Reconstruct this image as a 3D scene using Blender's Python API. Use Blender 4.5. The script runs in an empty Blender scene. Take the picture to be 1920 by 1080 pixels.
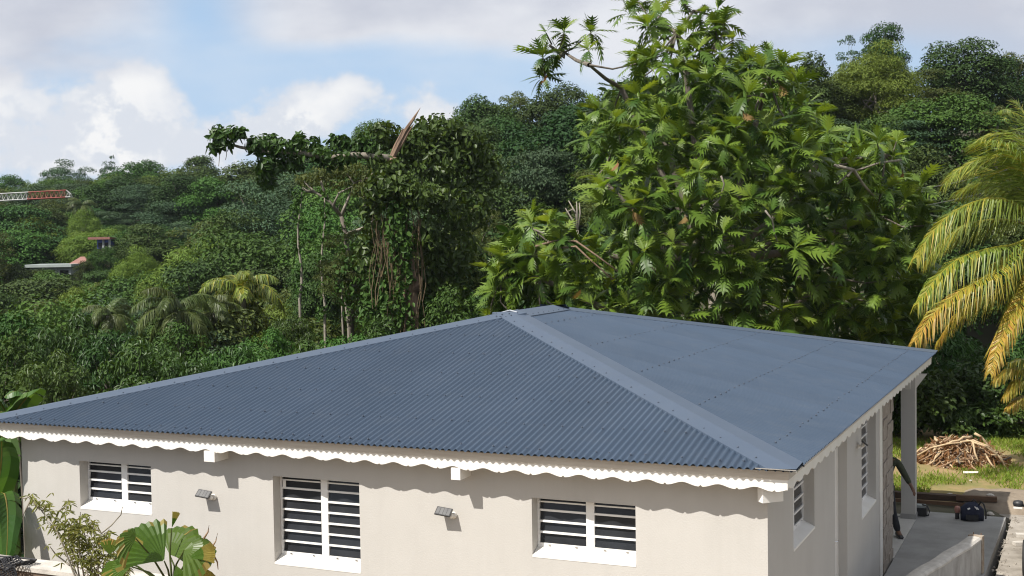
import bpy, math, random
import numpy as np
from mathutils import Vector, Matrix

SC = bpy.context.scene
HAZE = True
COL = SC.collection
rng = np.random.default_rng(7)
random.seed(7)
PI = math.pi

# ------------------------------------------------------------------ camera
CAM = np.array([2.593, -12.438, 5.547])
FPX = 2371.0                      # focal length in photo pixels (1920 wide)
YAW, PITCH, ROLL = 0.4253, -0.0410, -0.01548

def cam_axes():
    cy, sy = math.cos(YAW), math.sin(YAW); cp, sp = math.cos(PITCH), math.sin(PITCH)
    f = np.array([-sy*cp, cy*cp, sp]); r = np.array([cy, sy, 0.0]); u = np.cross(r, f)
    c, s = math.cos(ROLL), math.sin(ROLL)
    return np.array([c*r+s*u, -s*r+c*u, f])
AX = cam_axes()
cam_data = bpy.data.cameras.new('camera'); cam = bpy.data.objects.new('camera', cam_data)
COL.objects.link(cam)
cam_data.sensor_width = 36.0; cam_data.lens = FPX/1920*36.0
cam_data.clip_start = 0.1; cam_data.clip_end = 6000
m = Matrix.Identity(4)
for i in range(3):
    m[i][0] = AX[0][i]; m[i][1] = AX[1][i]; m[i][2] = -AX[2][i]; m[i][3] = CAM[i]
cam.matrix_world = m
SC.camera = cam

# ------------------------------------------------------------------ light
LDIR = np.array([0.16, 0.313, -0.42]); LDIR /= np.linalg.norm(LDIR)
sun_d = bpy.data.lights.new('sun', 'SUN'); sun = bpy.data.objects.new('sun', sun_d); COL.objects.link(sun)
sun_d.energy = 5.0; sun_d.angle = math.radians(0.55); sun_d.color = (1.0, 0.955, 0.88)
sun.rotation_euler = Vector(LDIR).to_track_quat('-Z', 'Y').to_euler()
sun.location = (-8, -20, 30)
SUN_EL = math.asin(-LDIR[2]); SUN_ROT = math.atan2(-LDIR[0], -LDIR[1])

SC.view_settings.view_transform = 'Standard'
SC.view_settings.look = 'None'
SC.view_settings.gamma = 1.0
SC.view_settings.use_curve_mapping = False
SC.view_settings.exposure = 0.40

def build_world():
    w = bpy.data.worlds.new('World'); SC.world = w; w.use_nodes = True
    nt = w.node_tree; nt.nodes.clear(); N = nt.nodes.new; L = nt.links.new
    def math_(op, a, b=None, c=None, clamp=False):
        n = N('ShaderNodeMath'); n.operation = op; n.use_clamp = clamp
        for k, x in enumerate((a, b, c)):
            if x is None: continue
            if isinstance(x, (int, float)): n.inputs[k].default_value = x
            else: L(x, n.inputs[k])
        return n.outputs[0]
    def sstep(x, lo, hi):
        n = N('ShaderNodeMapRange'); n.interpolation_type = 'SMOOTHSTEP'
        L(x, n.inputs['Value']); n.inputs['From Min'].default_value = lo; n.inputs['From Max'].default_value = hi
        return n.outputs['Result']
    sky = N('ShaderNodeTexSky'); sky.sky_type = 'NISHITA'; sky.sun_disc = False
    sky.sun_elevation = SUN_EL; sky.sun_rotation = SUN_ROT; sky.altitude = 50; sky.air_density = 1.0
    sky.dust_density = 0.9; sky.ozone_density = 1.5
    tc = N('ShaderNodeTexCoord')
    rot = N('ShaderNodeVectorRotate'); rot.rotation_type = 'Z_AXIS'; rot.inputs['Angle'].default_value = -YAW
    L(tc.outputs['Generated'], rot.inputs['Vector'])
    sep = N('ShaderNodeSeparateXYZ'); L(rot.outputs[0], sep.inputs[0])
    dy = math_('MAXIMUM', math_('ABSOLUTE', sep.outputs[1]), 0.3)
    px = math_('DIVIDE', sep.outputs[0], dy); pz = math_('DIVIDE', sep.outputs[2], dy)
    comb = N('ShaderNodeCombineXYZ'); L(px, comb.inputs[0]); L(pz, comb.inputs[1])
    def noise(scale, detail, rough, sx=1, sy=1, off=(0, 0, 0), dist=0.0):
        mp = N('ShaderNodeMapping'); mp.inputs['Scale'].default_value = (sx, sy, 1); mp.inputs['Location'].default_value = off
        L(comb.outputs[0], mp.inputs[0])
        n = N('ShaderNodeTexNoise'); n.inputs['Scale'].default_value = scale; n.inputs['Detail'].default_value = detail
        n.inputs['Roughness'].default_value = rough; n.inputs['Distortion'].default_value = dist
        L(mp.outputs[0], n.inputs['Vector']); return n.outputs['Fac']
    def blob(u, v, ru, rv, amp):
        cx, cz = (u-960)/FPX, (443-v)/FPX
        a = math_('DIVIDE', math_('SUBTRACT', px, cx), ru/FPX); b = math_('DIVIDE', math_('SUBTRACT', pz, cz), rv/FPX)
        r2 = math_('ADD', math_('MULTIPLY', a, a), math_('MULTIPLY', b, b))
        return math_('MULTIPLY', math_('EXPONENT', math_('MULTIPLY', r2, -1.0)), amp)
    # cumulus heaps low over the valley
    n1 = noise(11, 10, 0.60, 1, 1.2, (3.1, 1.7, 0), 0.1)
    acc = None
    for b in [(215, 200, 160, 85, .62), (290, 140, 70, 45, .25), (-20, 170, 95, 120, .62), (575, 210, 120, 70, .60), (800, 215, 85, 50, .50), (670, 170, 60, 30, .25),
              (120, 290, 330, 45, .30), (620, 150, 220, 25, .12), (400, 260, 190, 55, .34), (960, 150, 70, 50, .22), (1900, 30, 110, 70, .4)]:
        q = blob(*b); acc = q if acc is None else math_('ADD', acc, q)
    n0 = noise(4.0, 4, 0.5, 1, 1.6, (9.2, 4.4, 0))
    cum_raw = math_('ADD', math_('ADD', math_('MULTIPLY', math_('SUBTRACT', n1, 0.5), 1.5), acc), math_('MULTIPLY', math_('SUBTRACT', n0, 0.56), 0.5))
    cum = sstep(cum_raw, 0.27, 0.48)
    core = math_('MULTIPLY', sstep(cum_raw, 0.30, 0.80), sstep(math_('ADD', math_('MULTIPLY', math_('SUBTRACT', noise(11, 10, 0.60, 1, 1.2, (3.1, 1.66, 0), 0.1), n1), -6.0), 0.5), 0.2, 0.75))
    # high grey sheet
    n2 = noise(5.5, 7, 0.5, 0.55, 1.7, (0.4, 7.7, 0), 0.2)
    edge = math_('ADD', math_('ADD', math_('MULTIPLY', pz, 9.0), math_('MULTIPLY', math_('SUBTRACT', n2, 0.5), 1.4)), math_('MULTIPLY', px, 0.25))
    sh_a = sstep(edge, 1.02, 1.38)
    gap = blob(385, 40, 95, 150, 1.0)
    gap2 = blob(1640, 110, 260, 40, 0.6)
    sheet = math_('MULTIPLY', math_('MULTIPLY', sh_a, sstep(pz, 0.62, 0.30)), math_('SUBTRACT', 1.0, math_('ADD', gap, gap2, clamp=True), clamp=True))
    n3 = noise(7, 6, 0.55, 0.7, 1.5, (5, 2, 0))
    haze = math_('MULTIPLY', sstep(math_('ABSOLUTE', pz), 0.16, 0.0), 0.55)   # pale air low down
    def mix(a, b, f):
        n = N('ShaderNodeMix'); n.data_type = 'RGBA'; n.clamp_factor = True
        if isinstance(f, float): n.inputs[0].default_value = f
        else: L(f, n.inputs[0])
        for k, x in ((6, a), (7, b)):
            if isinstance(x, tuple): n.inputs[k].default_value = x
            else: L(x, n.inputs[k])
        return n.outputs[2]
    S = 0.08
    def rad(r, g, b): return (r*.76/S, g*.76/S, b*.76/S, 1)
    low = sstep(math_('ABSOLUTE', pz), 0.75, 0.12)      # clear air pales towards the horizon
    c0 = mix(sky.outputs[0], rad(.46, .65, .90), math_('MULTIPLY', low, 0.85))
    c0 = mix(c0, rad(.70, .80, .92), haze)
    thin = math_('MULTIPLY', math_('MULTIPLY', sstep(n3, 0.42, 0.72), 0.40), low)
    c0 = mix(c0, rad(.70, .78, .88), thin)
    ccol = mix(rad(.74, .77, .83), rad(.97, .96, .95), core)
    c1 = mix(c0, ccol, math_('MULTIPLY', cum, 0.92))
    scol = mix(rad(.58, .60, .68), rad(.82, .83, .87), sstep(n3, 0.35, 0.68))
    c2 = mix(c1, scol, math_('MULTIPLY', sheet, 0.93))
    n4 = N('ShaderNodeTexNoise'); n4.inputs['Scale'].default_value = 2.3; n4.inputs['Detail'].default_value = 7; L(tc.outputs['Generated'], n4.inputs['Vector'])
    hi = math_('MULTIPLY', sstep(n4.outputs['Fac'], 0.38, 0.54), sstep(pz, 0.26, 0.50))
    c2 = mix(c2, rad(.95, .96, .98), math_('MULTIPLY', hi, 0.9))  # unseen high cloud, added overhead to brighten the shaded side wall and terrace
    bg = N('ShaderNodeBackground'); bg.inputs['Strength'].default_value = S
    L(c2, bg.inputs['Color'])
    out = N('ShaderNodeOutputWorld'); L(bg.outputs[0], out.inputs['Surface'])
build_world()
SC.render.engine = 'CYCLES'
SC.cycles.filter_width = 1.15; SC.cycles.max_bounces = 6; SC.cycles.diffuse_bounces = 3; SC.cycles.glossy_bounces = 2
SC.cycles.transmission_bounces = 4; SC.cycles.transparent_max_bounces = 4
SC.cycles.caustics_reflective = False; SC.cycles.caustics_refractive = False

# ------------------------------------------------------------------ survey helpers (bearing in the photo + a real distance)
def bearing(u, v):
    return AX.T @ np.array([(u-960)/FPX, -(v-540)/FPX, 1.0])
def at(u, v, d): return CAM + d*bearing(u, v)
def on_y(u, v, y): b = bearing(u, v); return CAM + b*(y-CAM[1])/b[1]
def on_z(u, v, z): b = bearing(u, v); return CAM + b*(z-CAM[2])/b[2]
def px_of(P):
    q = AX @ (np.asarray(P)-CAM)
    return 960+FPX*q[0]/q[2], 540-FPX*q[1]/q[2], q[2]

# ------------------------------------------------------------------ mesh helpers
class MB:
    def __init__(s): s.v = []; s.f = []; s.m = []
    def quad(s, a, b, c, d, mi=0):
        n = len(s.v); s.v += [tuple(a), tuple(b), tuple(c), tuple(d)]; s.f.append((n, n+1, n+2, n+3)); s.m.append(mi)
    def tri(s, a, b, c, mi=0):
        n = len(s.v); s.v += [tuple(a), tuple(b), tuple(c)]; s.f.append((n, n+1, n+2)); s.m.append(mi)
    def poly(s, pts, mi=0):
        n = len(s.v); s.v += [tuple(p) for p in pts]; s.f.append(tuple(range(n, n+len(pts)))); s.m.append(mi)
    def box(s, x0, x1, y0, y1, z0, z1, mi=0, M=None, bev=0.0):
        P = [(x0,y0,z0),(x1,y0,z0),(x1,y1,z0),(x0,y1,z0),(x0,y0,z1),(x1,y0,z1),(x1,y1,z1),(x0,y1,z1)]
        if M is not None: P = [tuple(M @ Vector(p)) for p in P]
        n = len(s.v); s.v += P
        for f in ((0,3,2,1),(4,5,6,7),(0,1,5,4),(1,2,6,5),(2,3,7,6),(3,0,4,7)):
            s.f.append(tuple(n+i for i in f)); s.m.append(mi)
    def tube(s, pts, radii, k=6, mi=0, cap=True):
        pts = [Vector(p) for p in pts]; n0 = len(s.v)
        if not hasattr(radii, '__len__'): radii = [radii]*len(pts)
        ref = Vector((0.31, 0.22, 0.93))
        for i, p in enumerate(pts):
            t = (pts[min(i+1, len(pts)-1)]-pts[max(i-1, 0)])
            if t.length < 1e-9: t = Vector((0, 0, 1))
            t.normalize()
            a = t.cross(ref)
            if a.length < 1e-3: a = t.cross(Vector((1, 0, 0)))
            a.normalize(); b = t.cross(a)
            for j in range(k):
                th = 2*PI*j/k
                s.v.append(tuple(p+radii[i]*(math.cos(th)*a+math.sin(th)*b)))
        for i in range(len(pts)-1):
            for j in range(k):
                q = n0+i*k+j; q2 = n0+i*k+(j+1) % k
                s.f.append((q, q2, q2+k, q+k)); s.m.append(mi)
        if cap:
            s.f.append(tuple(n0+j for j in range(k))[::-1]); s.m.append(mi)
            e = n0+(len(pts)-1)*k
            s.f.append(tuple(e+j for j in range(k))); s.m.append(mi)
    def lathe(s, prof, k=16, c=(0, 0, 0), M=None, mi=0):
        n0 = len(s.v)
        for r, z in prof:
            for j in range(k):
                p = Vector((r*math.cos(2*PI*j/k), r*math.sin(2*PI*j/k), z))
                if M is not None: p = M @ p
                s.v.append((p[0]+c[0], p[1]+c[1], p[2]+c[2]))
        for i in range(len(prof)-1):
            for j in range(k):
                a = n0+i*k+j; b = n0+i*k+(j+1) % k
                s.f.append((a, b, b+k, a+k)); s.m.append(mi)
        s.f.append(tuple(n0+j for j in range(k))[::-1]); s.m.append(mi)
        e = n0+(len(prof)-1)*k; s.f.append(tuple(e+j for j in range(k))); s.m.append(mi)
    def mesh(s, name, mats, smooth=False):
        me = bpy.data.meshes.new(name); me.from_pydata(s.v, [], s.f)
        if not isinstance(mats, (list, tuple)): mats = [mats]
        for mt in mats: me.materials.append(mt)
        if len(mats) > 1: me.polygons.foreach_set('material_index', s.m)
        if smooth: me.polygons.foreach_set('use_smooth', [True]*len(s.f))
        me.update(); return me

def np_mesh(name, V, F, mats, mi=None, smooth=False):
    """V (n,3) float, F (m,4) int quads"""
    me = bpy.data.meshes.new(name)
    V = np.ascontiguousarray(V, dtype=np.float32); F = np.ascontiguousarray(F, dtype=np.int32)
    me.vertices.add(len(V)); me.vertices.foreach_set('co', V.ravel())
    me.loops.add(F.size); me.loops.foreach_set('vertex_index', F.ravel())
    me.polygons.add(len(F)); me.polygons.foreach_set('loop_start', np.arange(0, F.size, F.shape[1], dtype=np.int32))
    try: me.polygons.foreach_set('loop_total', np.full(len(F), F.shape[1], dtype=np.int32))
    except Exception: pass
    if not isinstance(mats, (list, tuple)): mats = [mats]
    for mt in mats: me.materials.append(mt)
    if mi is not None: me.polygons.foreach_set('material_index', np.asarray(mi, dtype=np.int32))
    me.polygons.foreach_set('use_smooth', np.full(len(F), smooth, dtype=bool))
    me.update(calc_edges=True); return me

def tag(o, label=None, cat=None, group=None, kind=None):
    if label: o['label'] = label
    if cat: o['category'] = cat
    if group: o['group'] = group
    if kind: o['kind'] = kind
    return o
def obj(name, me, parent=None, loc=None, rot=None, scale=None):
    o = bpy.data.objects.new(name, me); COL.objects.link(o)
    if parent is not None: o.parent = parent
    if loc is not None: o.location = loc
    if rot is not None: o.rotation_euler = rot
    if scale is not None: o.scale = scale
    return o
def thing(name, label, cat, loc=(0, 0, 0), rotz=0, group=None):
    o = bpy.data.objects.new(name, None); COL.objects.link(o)
    o.empty_display_size = 0.2; o.location = loc; o.rotation_euler = (0, 0, rotz)
    return tag(o, label, cat, group)

# ------------------------------------------------------------------ materials
def new_mat(name):
    mt = bpy.data.materials.new(name); mt.use_nodes = True
    nt = mt.node_tree; bs = nt.nodes['Principled BSDF']
    return mt, nt, bs
def hsv_jit(nt, col_socket, amount, rand_socket):
    pass
def mat(name, col, rough=0.6, col2=None, scale=8.0, detail=5, bump=0.0, bscale=40.0, metal=0.0, spec=0.5, stretch=(1, 1, 1), lo=0.35, hi=0.65, coords='Object', coat=0.0):
    mt, nt, bs = new_mat(name); N = nt.nodes.new; L = nt.links.new
    bs.inputs['Base Color'].default_value = (*col, 1); bs.inputs['Roughness'].default_value = rough
    bs.inputs['Metallic'].default_value = metal; bs.inputs['Specular IOR Level'].default_value = spec
    bs.inputs['Coat Weight'].default_value = coat
    tc = N('ShaderNodeTexCoord'); mp = N('ShaderNodeMapping'); mp.inputs['Scale'].default_value = stretch
    L(tc.outputs[coords], mp.inputs[0])
    if col2 is not None:
        n = N('ShaderNodeTexNoise'); n.inputs['Scale'].default_value = scale; n.inputs['Detail'].default_value = detail
        n.inputs['Roughness'].default_value = 0.62
        L(mp.outputs[0], n.inputs['Vector'])
        r = N('ShaderNodeMapRange'); r.inputs['From Min'].default_value = lo; r.inputs['From Max'].default_value = hi
        L(n.outputs['Fac'], r.inputs['Value'])
        mx = N('ShaderNodeMix'); mx.data_type = 'RGBA'; L(r.outputs[0], mx.inputs[0])
        mx.inputs[6].default_value = (*col, 1); mx.inputs[7].default_value = (*col2, 1)
        L(mx.outputs[2], bs.inputs['Base Color'])
    if bump > 0:
        n = N('ShaderNodeTexNoise'); n.inputs['Scale'].default_value = bscale; n.inputs['Detail'].default_value = 6
        L(mp.outputs[0], n.inputs['Vector'])
        b = N('ShaderNodeBump'); b.inputs['Strength'].default_value = bump; b.inputs['Distance'].default_value = 0.02
        L(n.outputs['Fac'], b.inputs['Height']); L(b.outputs[0], bs.inputs['Normal'])
    return mt
def leaf_mat(name, col, col2, transl=0.28, rough=0.42, spec=0.4, objvar=0.25, bright=0.5):
    """per-leaf colour between col and col2 (random per island), a per-plant shift, light through the blade"""
    mt, nt, bs = new_mat(name); N = nt.nodes.new; L = nt.links.new
    geo = N('ShaderNodeNewGeometry'); oi = N('ShaderNodeObjectInfo')
    mx = N('ShaderNodeMix'); mx.data_type = 'RGBA'; L(geo.outputs['Random Per Island'], mx.inputs[0])
    mx.inputs[6].default_value = (*col, 1); mx.inputs[7].default_value = (*col2, 1)
    hsv = N('ShaderNodeHueSaturation')
    r1 = N('ShaderNodeMapRange'); r1.inputs['To Min'].default_value = 0.5-0.04*objvar/0.25; r1.inputs['To Max'].default_value = 0.5+0.02*objvar/0.25
    r2 = N('ShaderNodeMapRange'); r2.inputs['To Min'].default_value = 1-objvar; r2.inputs['To Max'].default_value = 1+objvar
    fr = N('ShaderNodeMath'); fr.operation = 'FRACT'; ml = N('ShaderNodeMath'); ml.operation = 'MULTIPLY'; ml.inputs[1].default_value = 7.31
    L(oi.outputs['Random'], ml.inputs[0]); L(ml.outputs[0], fr.inputs[0])
    L(oi.outputs['Random'], r1.inputs['Value']); L(fr.outputs[0], r2.inputs['Value'])
    L(r1.outputs[0], hsv.inputs['Hue']); L(r2.outputs[0], hsv.inputs['Value'])
    L(mx.outputs[2], hsv.inputs['Color'])
    L(hsv.outputs[0], bs.inputs['Base Color'])
    bs.inputs['Roughness'].default_value = rough; bs.inputs['Specular IOR Level'].default_value = spec
    tr = N('ShaderNodeBsdfTranslucent'); tint = N('ShaderNodeMix'); tint.data_type = 'RGBA'; tint.blend_type = 'MULTIPLY'
    tint.inputs[0].default_value = 1.0; L(hsv.outputs[0], tint.inputs[6]); tint.inputs[7].default_value = (1.5, 1.35, 0.5, 1)
    L(tint.outputs[2], tr.inputs['Color'])
    ms = N('ShaderNodeMixShader'); ms.inputs[0].default_value = transl
    L(bs.outputs[0], ms.inputs[1]); L(tr.outputs[0], ms.inputs[2])
    L(ms.outputs[0], nt.nodes['Material Output'].inputs['Surface'])
    return mt

M = {}
def streaked(mt, dark=.93, sx=5.0, sz=.35, lo=.45, hi=.8):
    """rain streaks running down the surface, over whatever the base colour is"""
    nt = mt.node_tree; N = nt.nodes.new; L = nt.links.new; bs = nt.nodes['Principled BSDF']; src = bs.inputs['Base Color'].links[0].from_socket
    tc = N('ShaderNodeTexCoord'); mp = N('ShaderNodeMapping'); mp.inputs['Scale'].default_value = (sx, sx, sz); L(tc.outputs['Object'], mp.inputs[0])
    n = N('ShaderNodeTexNoise'); n.inputs['Scale'].default_value = 1.0; n.inputs['Detail'].default_value = 6; n.inputs['Roughness'].default_value = .65; L(mp.outputs[0], n.inputs['Vector'])
    r = N('ShaderNodeMapRange'); r.inputs['From Min'].default_value = lo; r.inputs['From Max'].default_value = hi; r.inputs['To Min'].default_value = 1.0; r.inputs['To Max'].default_value = dark; L(n.outputs['Fac'], r.inputs['Value'])
    mx = N('ShaderNodeMix'); mx.data_type = 'RGBA'; mx.blend_type = 'MULTIPLY'; mx.inputs[0].default_value = 1.0; L(src, mx.inputs[6]); L(r.outputs[0], mx.inputs[7]); L(mx.outputs[2], bs.inputs['Base Color'])
M['wall'] = mat('wall_paint', (.490, .470, .440), .75, (.465, .445, .415), scale=1.3, bump=.12, bscale=55)
streaked(M['wall'], .95)
M['white'] = mat('white_paint', (.80, .78, .74), .45, (.74, .71, .66), scale=3, bump=.05, bscale=80)
M['fascia'] = mat('fascia_paint', (.60, .55, .48), .55, (.50, .44, .37), scale=6, bump=.08, bscale=60, stretch=(.3, .3, 4))
M['alu'] = mat('white_aluminium', (.80, .79, .77), .35)
M['glass'] = mat('louvre_glass', (.018, .019, .022), .12, (.030, .032, .036), scale=2, spec=.28)
def roof_mat(name, col, col2, rough):
    mt = mat(name, col, rough, col2, scale=1.1, bump=.0, spec=.3, coords='Object')
    nt = mt.node_tree; N = nt.nodes.new; L = nt.links.new; bs = nt.nodes['Principled BSDF']; src = bs.inputs['Base Color'].links[0].from_socket
    oi = N('ShaderNodeObjectInfo'); r = N('ShaderNodeMapRange'); r.inputs['To Min'].default_value = .955; r.inputs['To Max'].default_value = 1.045; L(oi.outputs['Random'], r.inputs['Value'])
    tc = N('ShaderNodeTexCoord'); n = N('ShaderNodeTexNoise'); n.inputs['Scale'].default_value = 3.2; n.inputs['Detail'].default_value = 9; n.inputs['Roughness'].default_value = .7; L(tc.outputs['Object'], n.inputs['Vector'])
    r2 = N('ShaderNodeMapRange'); r2.inputs['From Min'].default_value = .50; r2.inputs['From Max'].default_value = .78; r2.inputs['To Min'].default_value = 0; r2.inputs['To Max'].default_value = .09; L(n.outputs['Fac'], r2.inputs['Value'])
    hs = N('ShaderNodeHueSaturation'); L(src, hs.inputs['Color']); L(r.outputs[0], hs.inputs['Value'])
    mx = N('ShaderNodeMix'); mx.data_type = 'RGBA'; L(r2.outputs[0], mx.inputs[0]); L(hs.outputs[0], mx.inputs[6]); mx.inputs[7].default_value = (.17, .17, .16, 1); L(mx.outputs[2], bs.inputs['Base Color'])
    rr = N('ShaderNodeMapRange'); rr.inputs['To Min'].default_value = rough-.04; rr.inputs['To Max'].default_value = rough+.14; L(n.outputs['Fac'], rr.inputs['Value']); L(rr.outputs[0], bs.inputs['Roughness'])
    return mt
M['roof'] = roof_mat('roof_steel_paint', (.037, .058, .092), (.043, .065, .101), .50)
M['flash'] = roof_mat('flashing_paint', (.058, .080, .118), (.064, .087, .126), .46)
M['screw'] = mat('screw_head', (.045, .06, .088), .5)
M['silver'] = mat('cut_metal', (.7, .72, .75), .25, metal=.9)
M['stone'] = mat('stone_cladding', (.36, .31, .26), .85, (.24, .20, .165), scale=9, bump=.5, bscale=30)
M['grout'] = mat('stone_mortar', (.33, .30, .27), .9)
M['slab'] = mat('terrace_concrete', (.34, .335, .325), .8, (.26, .255, .245), scale=1.6, bump=.15, bscale=25)
M['tile'] = mat('porch_tile', (.62, .60, .57), .35, (.55, .53, .50), scale=4)
M['rend'] = mat('weathered_render', (.40, .385, .36), .9, (.20, .185, .165), scale=4.5, bump=.3, bscale=30, stretch=(1, 1, .35), lo=.4, hi=.75)
M['cap'] = mat('pale_cement_cap', (.56, .525, .475), .8, (.40, .37, .33), scale=5, bump=.2)
M['rust'] = mat('rust_stain', (.36, .32, .26), .9, (.24, .17, .12), scale=9)
M['dirt'] = mat('bare_dirt', (.27, .22, .165), .95, (.17, .135, .10), scale=2.5, detail=9, bump=.6, bscale=12)
M['drive'] = mat('driveway_concrete', (.37, .335, .29), .9, (.20, .175, .145), scale=2.2, bump=.4, bscale=22)
M['yard'] = mat('yard_earth', (.34, .27, .19), .95, (.24, .19, .13), scale=.8, bump=.4, bscale=10)
M['soil'] = mat('soil', (.10, .085, .06), .95, (.055, .06, .03), scale=.7, bump=.6, bscale=6)
M['forest_floor'] = mat('forest_floor', (.030, .038, .016), .95, (.018, .022, .012), scale=.25, bump=.5, bscale=3)
M['lawn'] = mat('lawn_ground', (.30, .205, .10), .95, (.17, .16, .05), scale=1.3, detail=10, bump=.7, bscale=14)
M['grass'] = leaf_mat('grass_blade', (.12, .22, .02), (.24, .27, .05), .3, .6, .2, 0.0)
M['bark'] = mat('bark_grey', (.17, .145, .115), .9, (.09, .075, .06), scale=6, bump=.6, bscale=14, stretch=(1, 1, .3))
M['bark_pale'] = mat('bark_pale', (.30, .27, .22), .9, (.19, .165, .13), scale=7, bump=.5, bscale=18, stretch=(1, 1, .3))
M['bark_red'] = mat('bark_broken', (.25, .165, .11), .9, (.13, .085, .06), scale=7, bump=.7, bscale=16, stretch=(1, 1, .25))
M['vine'] = mat('dry_vine', (.16, .115, .06), .9, (.09, .065, .035), scale=6)
M['l_dark'] = leaf_mat('leaf_dark', (.021, .052, .012), (.037, .080, .015), .12, .6, .2, .32)
M['l_mid'] = leaf_mat('leaf_mid', (.034, .080, .012), (.060, .116, .018), .14, .6, .2, .24)
M['l_yel'] = leaf_mat('leaf_yellow_green', (.088, .150, .020), (.128, .188, .030), .22, .6, .2, .12)
M['l_blue'] = leaf_mat('leaf_blue_green', (.030, .070, .031), (.052, .096, .042), .12, .6, .25, .15)
M['l_olive'] = leaf_mat('leaf_olive', (.048, .076, .018), (.092, .116, .030), .28, .6, .25, .12)
M['l_gloss'] = leaf_mat('leaf_glossy', (.026, .064, .012), (.054, .110, .019), .20, .45, .28, .2)
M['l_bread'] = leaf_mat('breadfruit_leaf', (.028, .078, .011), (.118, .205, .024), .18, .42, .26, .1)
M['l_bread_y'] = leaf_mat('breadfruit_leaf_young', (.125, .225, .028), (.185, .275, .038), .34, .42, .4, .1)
M['l_dead'] = leaf_mat('dead_leaf', (.17, .095, .04), (.25, .155, .065), .25, .75, .15, .2)
M['l_banana'] = leaf_mat('banana_leaf', (.042, .108, .020), (.068, .14, .028), .32, .40, .35, .1)
M['l_fan'] = leaf_mat('fan_leaf', (.050, .105, .012), (.075, .135, .018), .32, .38, .35, .1)
M['l_fan_y'] = leaf_mat('fan_leaf_yellow', (.22, .20, .05), (.28, .22, .06), .34, .5, .3, .12)
M['l_shrub'] = leaf_mat('shrub_leaf', (.12, .15, .035), (.26, .27, .09), .3, .5, .3, .1)
M['p_green'] = leaf_mat('palm_leaflet_green', (.125, .195, .022), (.22, .275, .045), .32, .42, .4, .1)
M['p_yg'] = leaf_mat('palm_leaflet_yellow_green', (.28, .275, .03), (.40, .36, .05), .32, .42, .4, .08)
M['p_dark'] = leaf_mat('palm_leaflet_dark', (.050, .085, .020), (.095, .130, .030), .26, .45, .4, .15)
M['p_yel'] = leaf_mat('palm_leaflet_yellow', (.36, .25, .035), (.50, .36, .06), .32, .45, .35, .08)
M['p_oran'] = leaf_mat('palm_leaflet_orange', (.34, .155, .035), (.42, .22, .055), .3, .55, .25, .08)
M['dry'] = mat('dry_wood', (.36, .24, .14), .9, (.20, .12, .075), scale=7, bump=.4)
M['dry_pale'] = mat('dry_pale_stick', (.55, .42, .26), .85, (.38, .27, .16), scale=7)
M['timber'] = mat('dark_timber', (.085, .052, .034), .85, (.045, .03, .02), scale=8, bump=.3, stretch=(.3, 3, 3))
M['timber_b'] = mat('brown_timber', (.17, .10, .06), .85, (.10, .06, .04), scale=8, bump=.3, stretch=(.3, 3, 3))
M['black'] = mat('black_plastic', (.018, .018, .02), .5, (.03, .03, .032), scale=10)
M['navy'] = mat('navy_canvas', (.014, .018, .04), .8, (.024, .028, .055), scale=20, bump=.3, bscale=90)
M['pink'] = mat('pink_plastic', (.42, .20, .16), .5, (.36, .17, .13), scale=10)
M['cloth_olive'] = mat('olive_cloth', (.055, .062, .034), .9, (.035, .04, .024), scale=14)
M['cloth_dark'] = mat('dark_trousers', (.016, .017, .022), .9, (.026, .027, .032), scale=14)
M['skin'] = mat('skin', (.17, .085, .05), .55, (.14, .07, .042), scale=12)
M['hair'] = mat('hair', (.01, .009, .008), .7)
M['paint_car'] = mat('car_paint', (.16, .20, .21), .28, (.18, .22, .23), scale=2, metal=.5, coat=.6)
M['rubber'] = mat('tyre_rubber', (.02, .02, .02), .8, (.03, .03, .03), scale=20)
M['chrome'] = mat('bright_trim', (.7, .7, .7), .2, metal=.9)
M['red'] = mat('crane_red', (.26, .06, .045), .7, (.22, .05, .04), scale=3)
M['crane_white'] = mat('crane_white', (.42, .42, .41), .7, (.36, .36, .35), scale=3)
M['roof_red'] = mat('red_roof', (.26, .12, .10), .8, (.20, .09, .07), scale=3)
M['roof_pink'] = mat('pink_roof_edge', (.27, .14, .115), .85, (.22, .11, .09), scale=3)
M['blue'] = mat('blue_wall', (.06, .09, .30), .8, (.05, .075, .25), scale=3)
M['pale_metal'] = mat('pale_metal_roof', (.34, .38, .37), .6, (.28, .32, .31), scale=3)
M['grey_wall'] = mat('grey_wall', (.30, .32, .32), .85, (.24, .26, .26), scale=3)
M['cable'] = mat('cable', (.10, .10, .10), .6)
M['panel'] = mat('panel_grey', (.16, .16, .16), .35, (.12, .12, .125), scale=9)
M['net'] = mat('black_net', (.014, .014, .017), .6)

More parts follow.
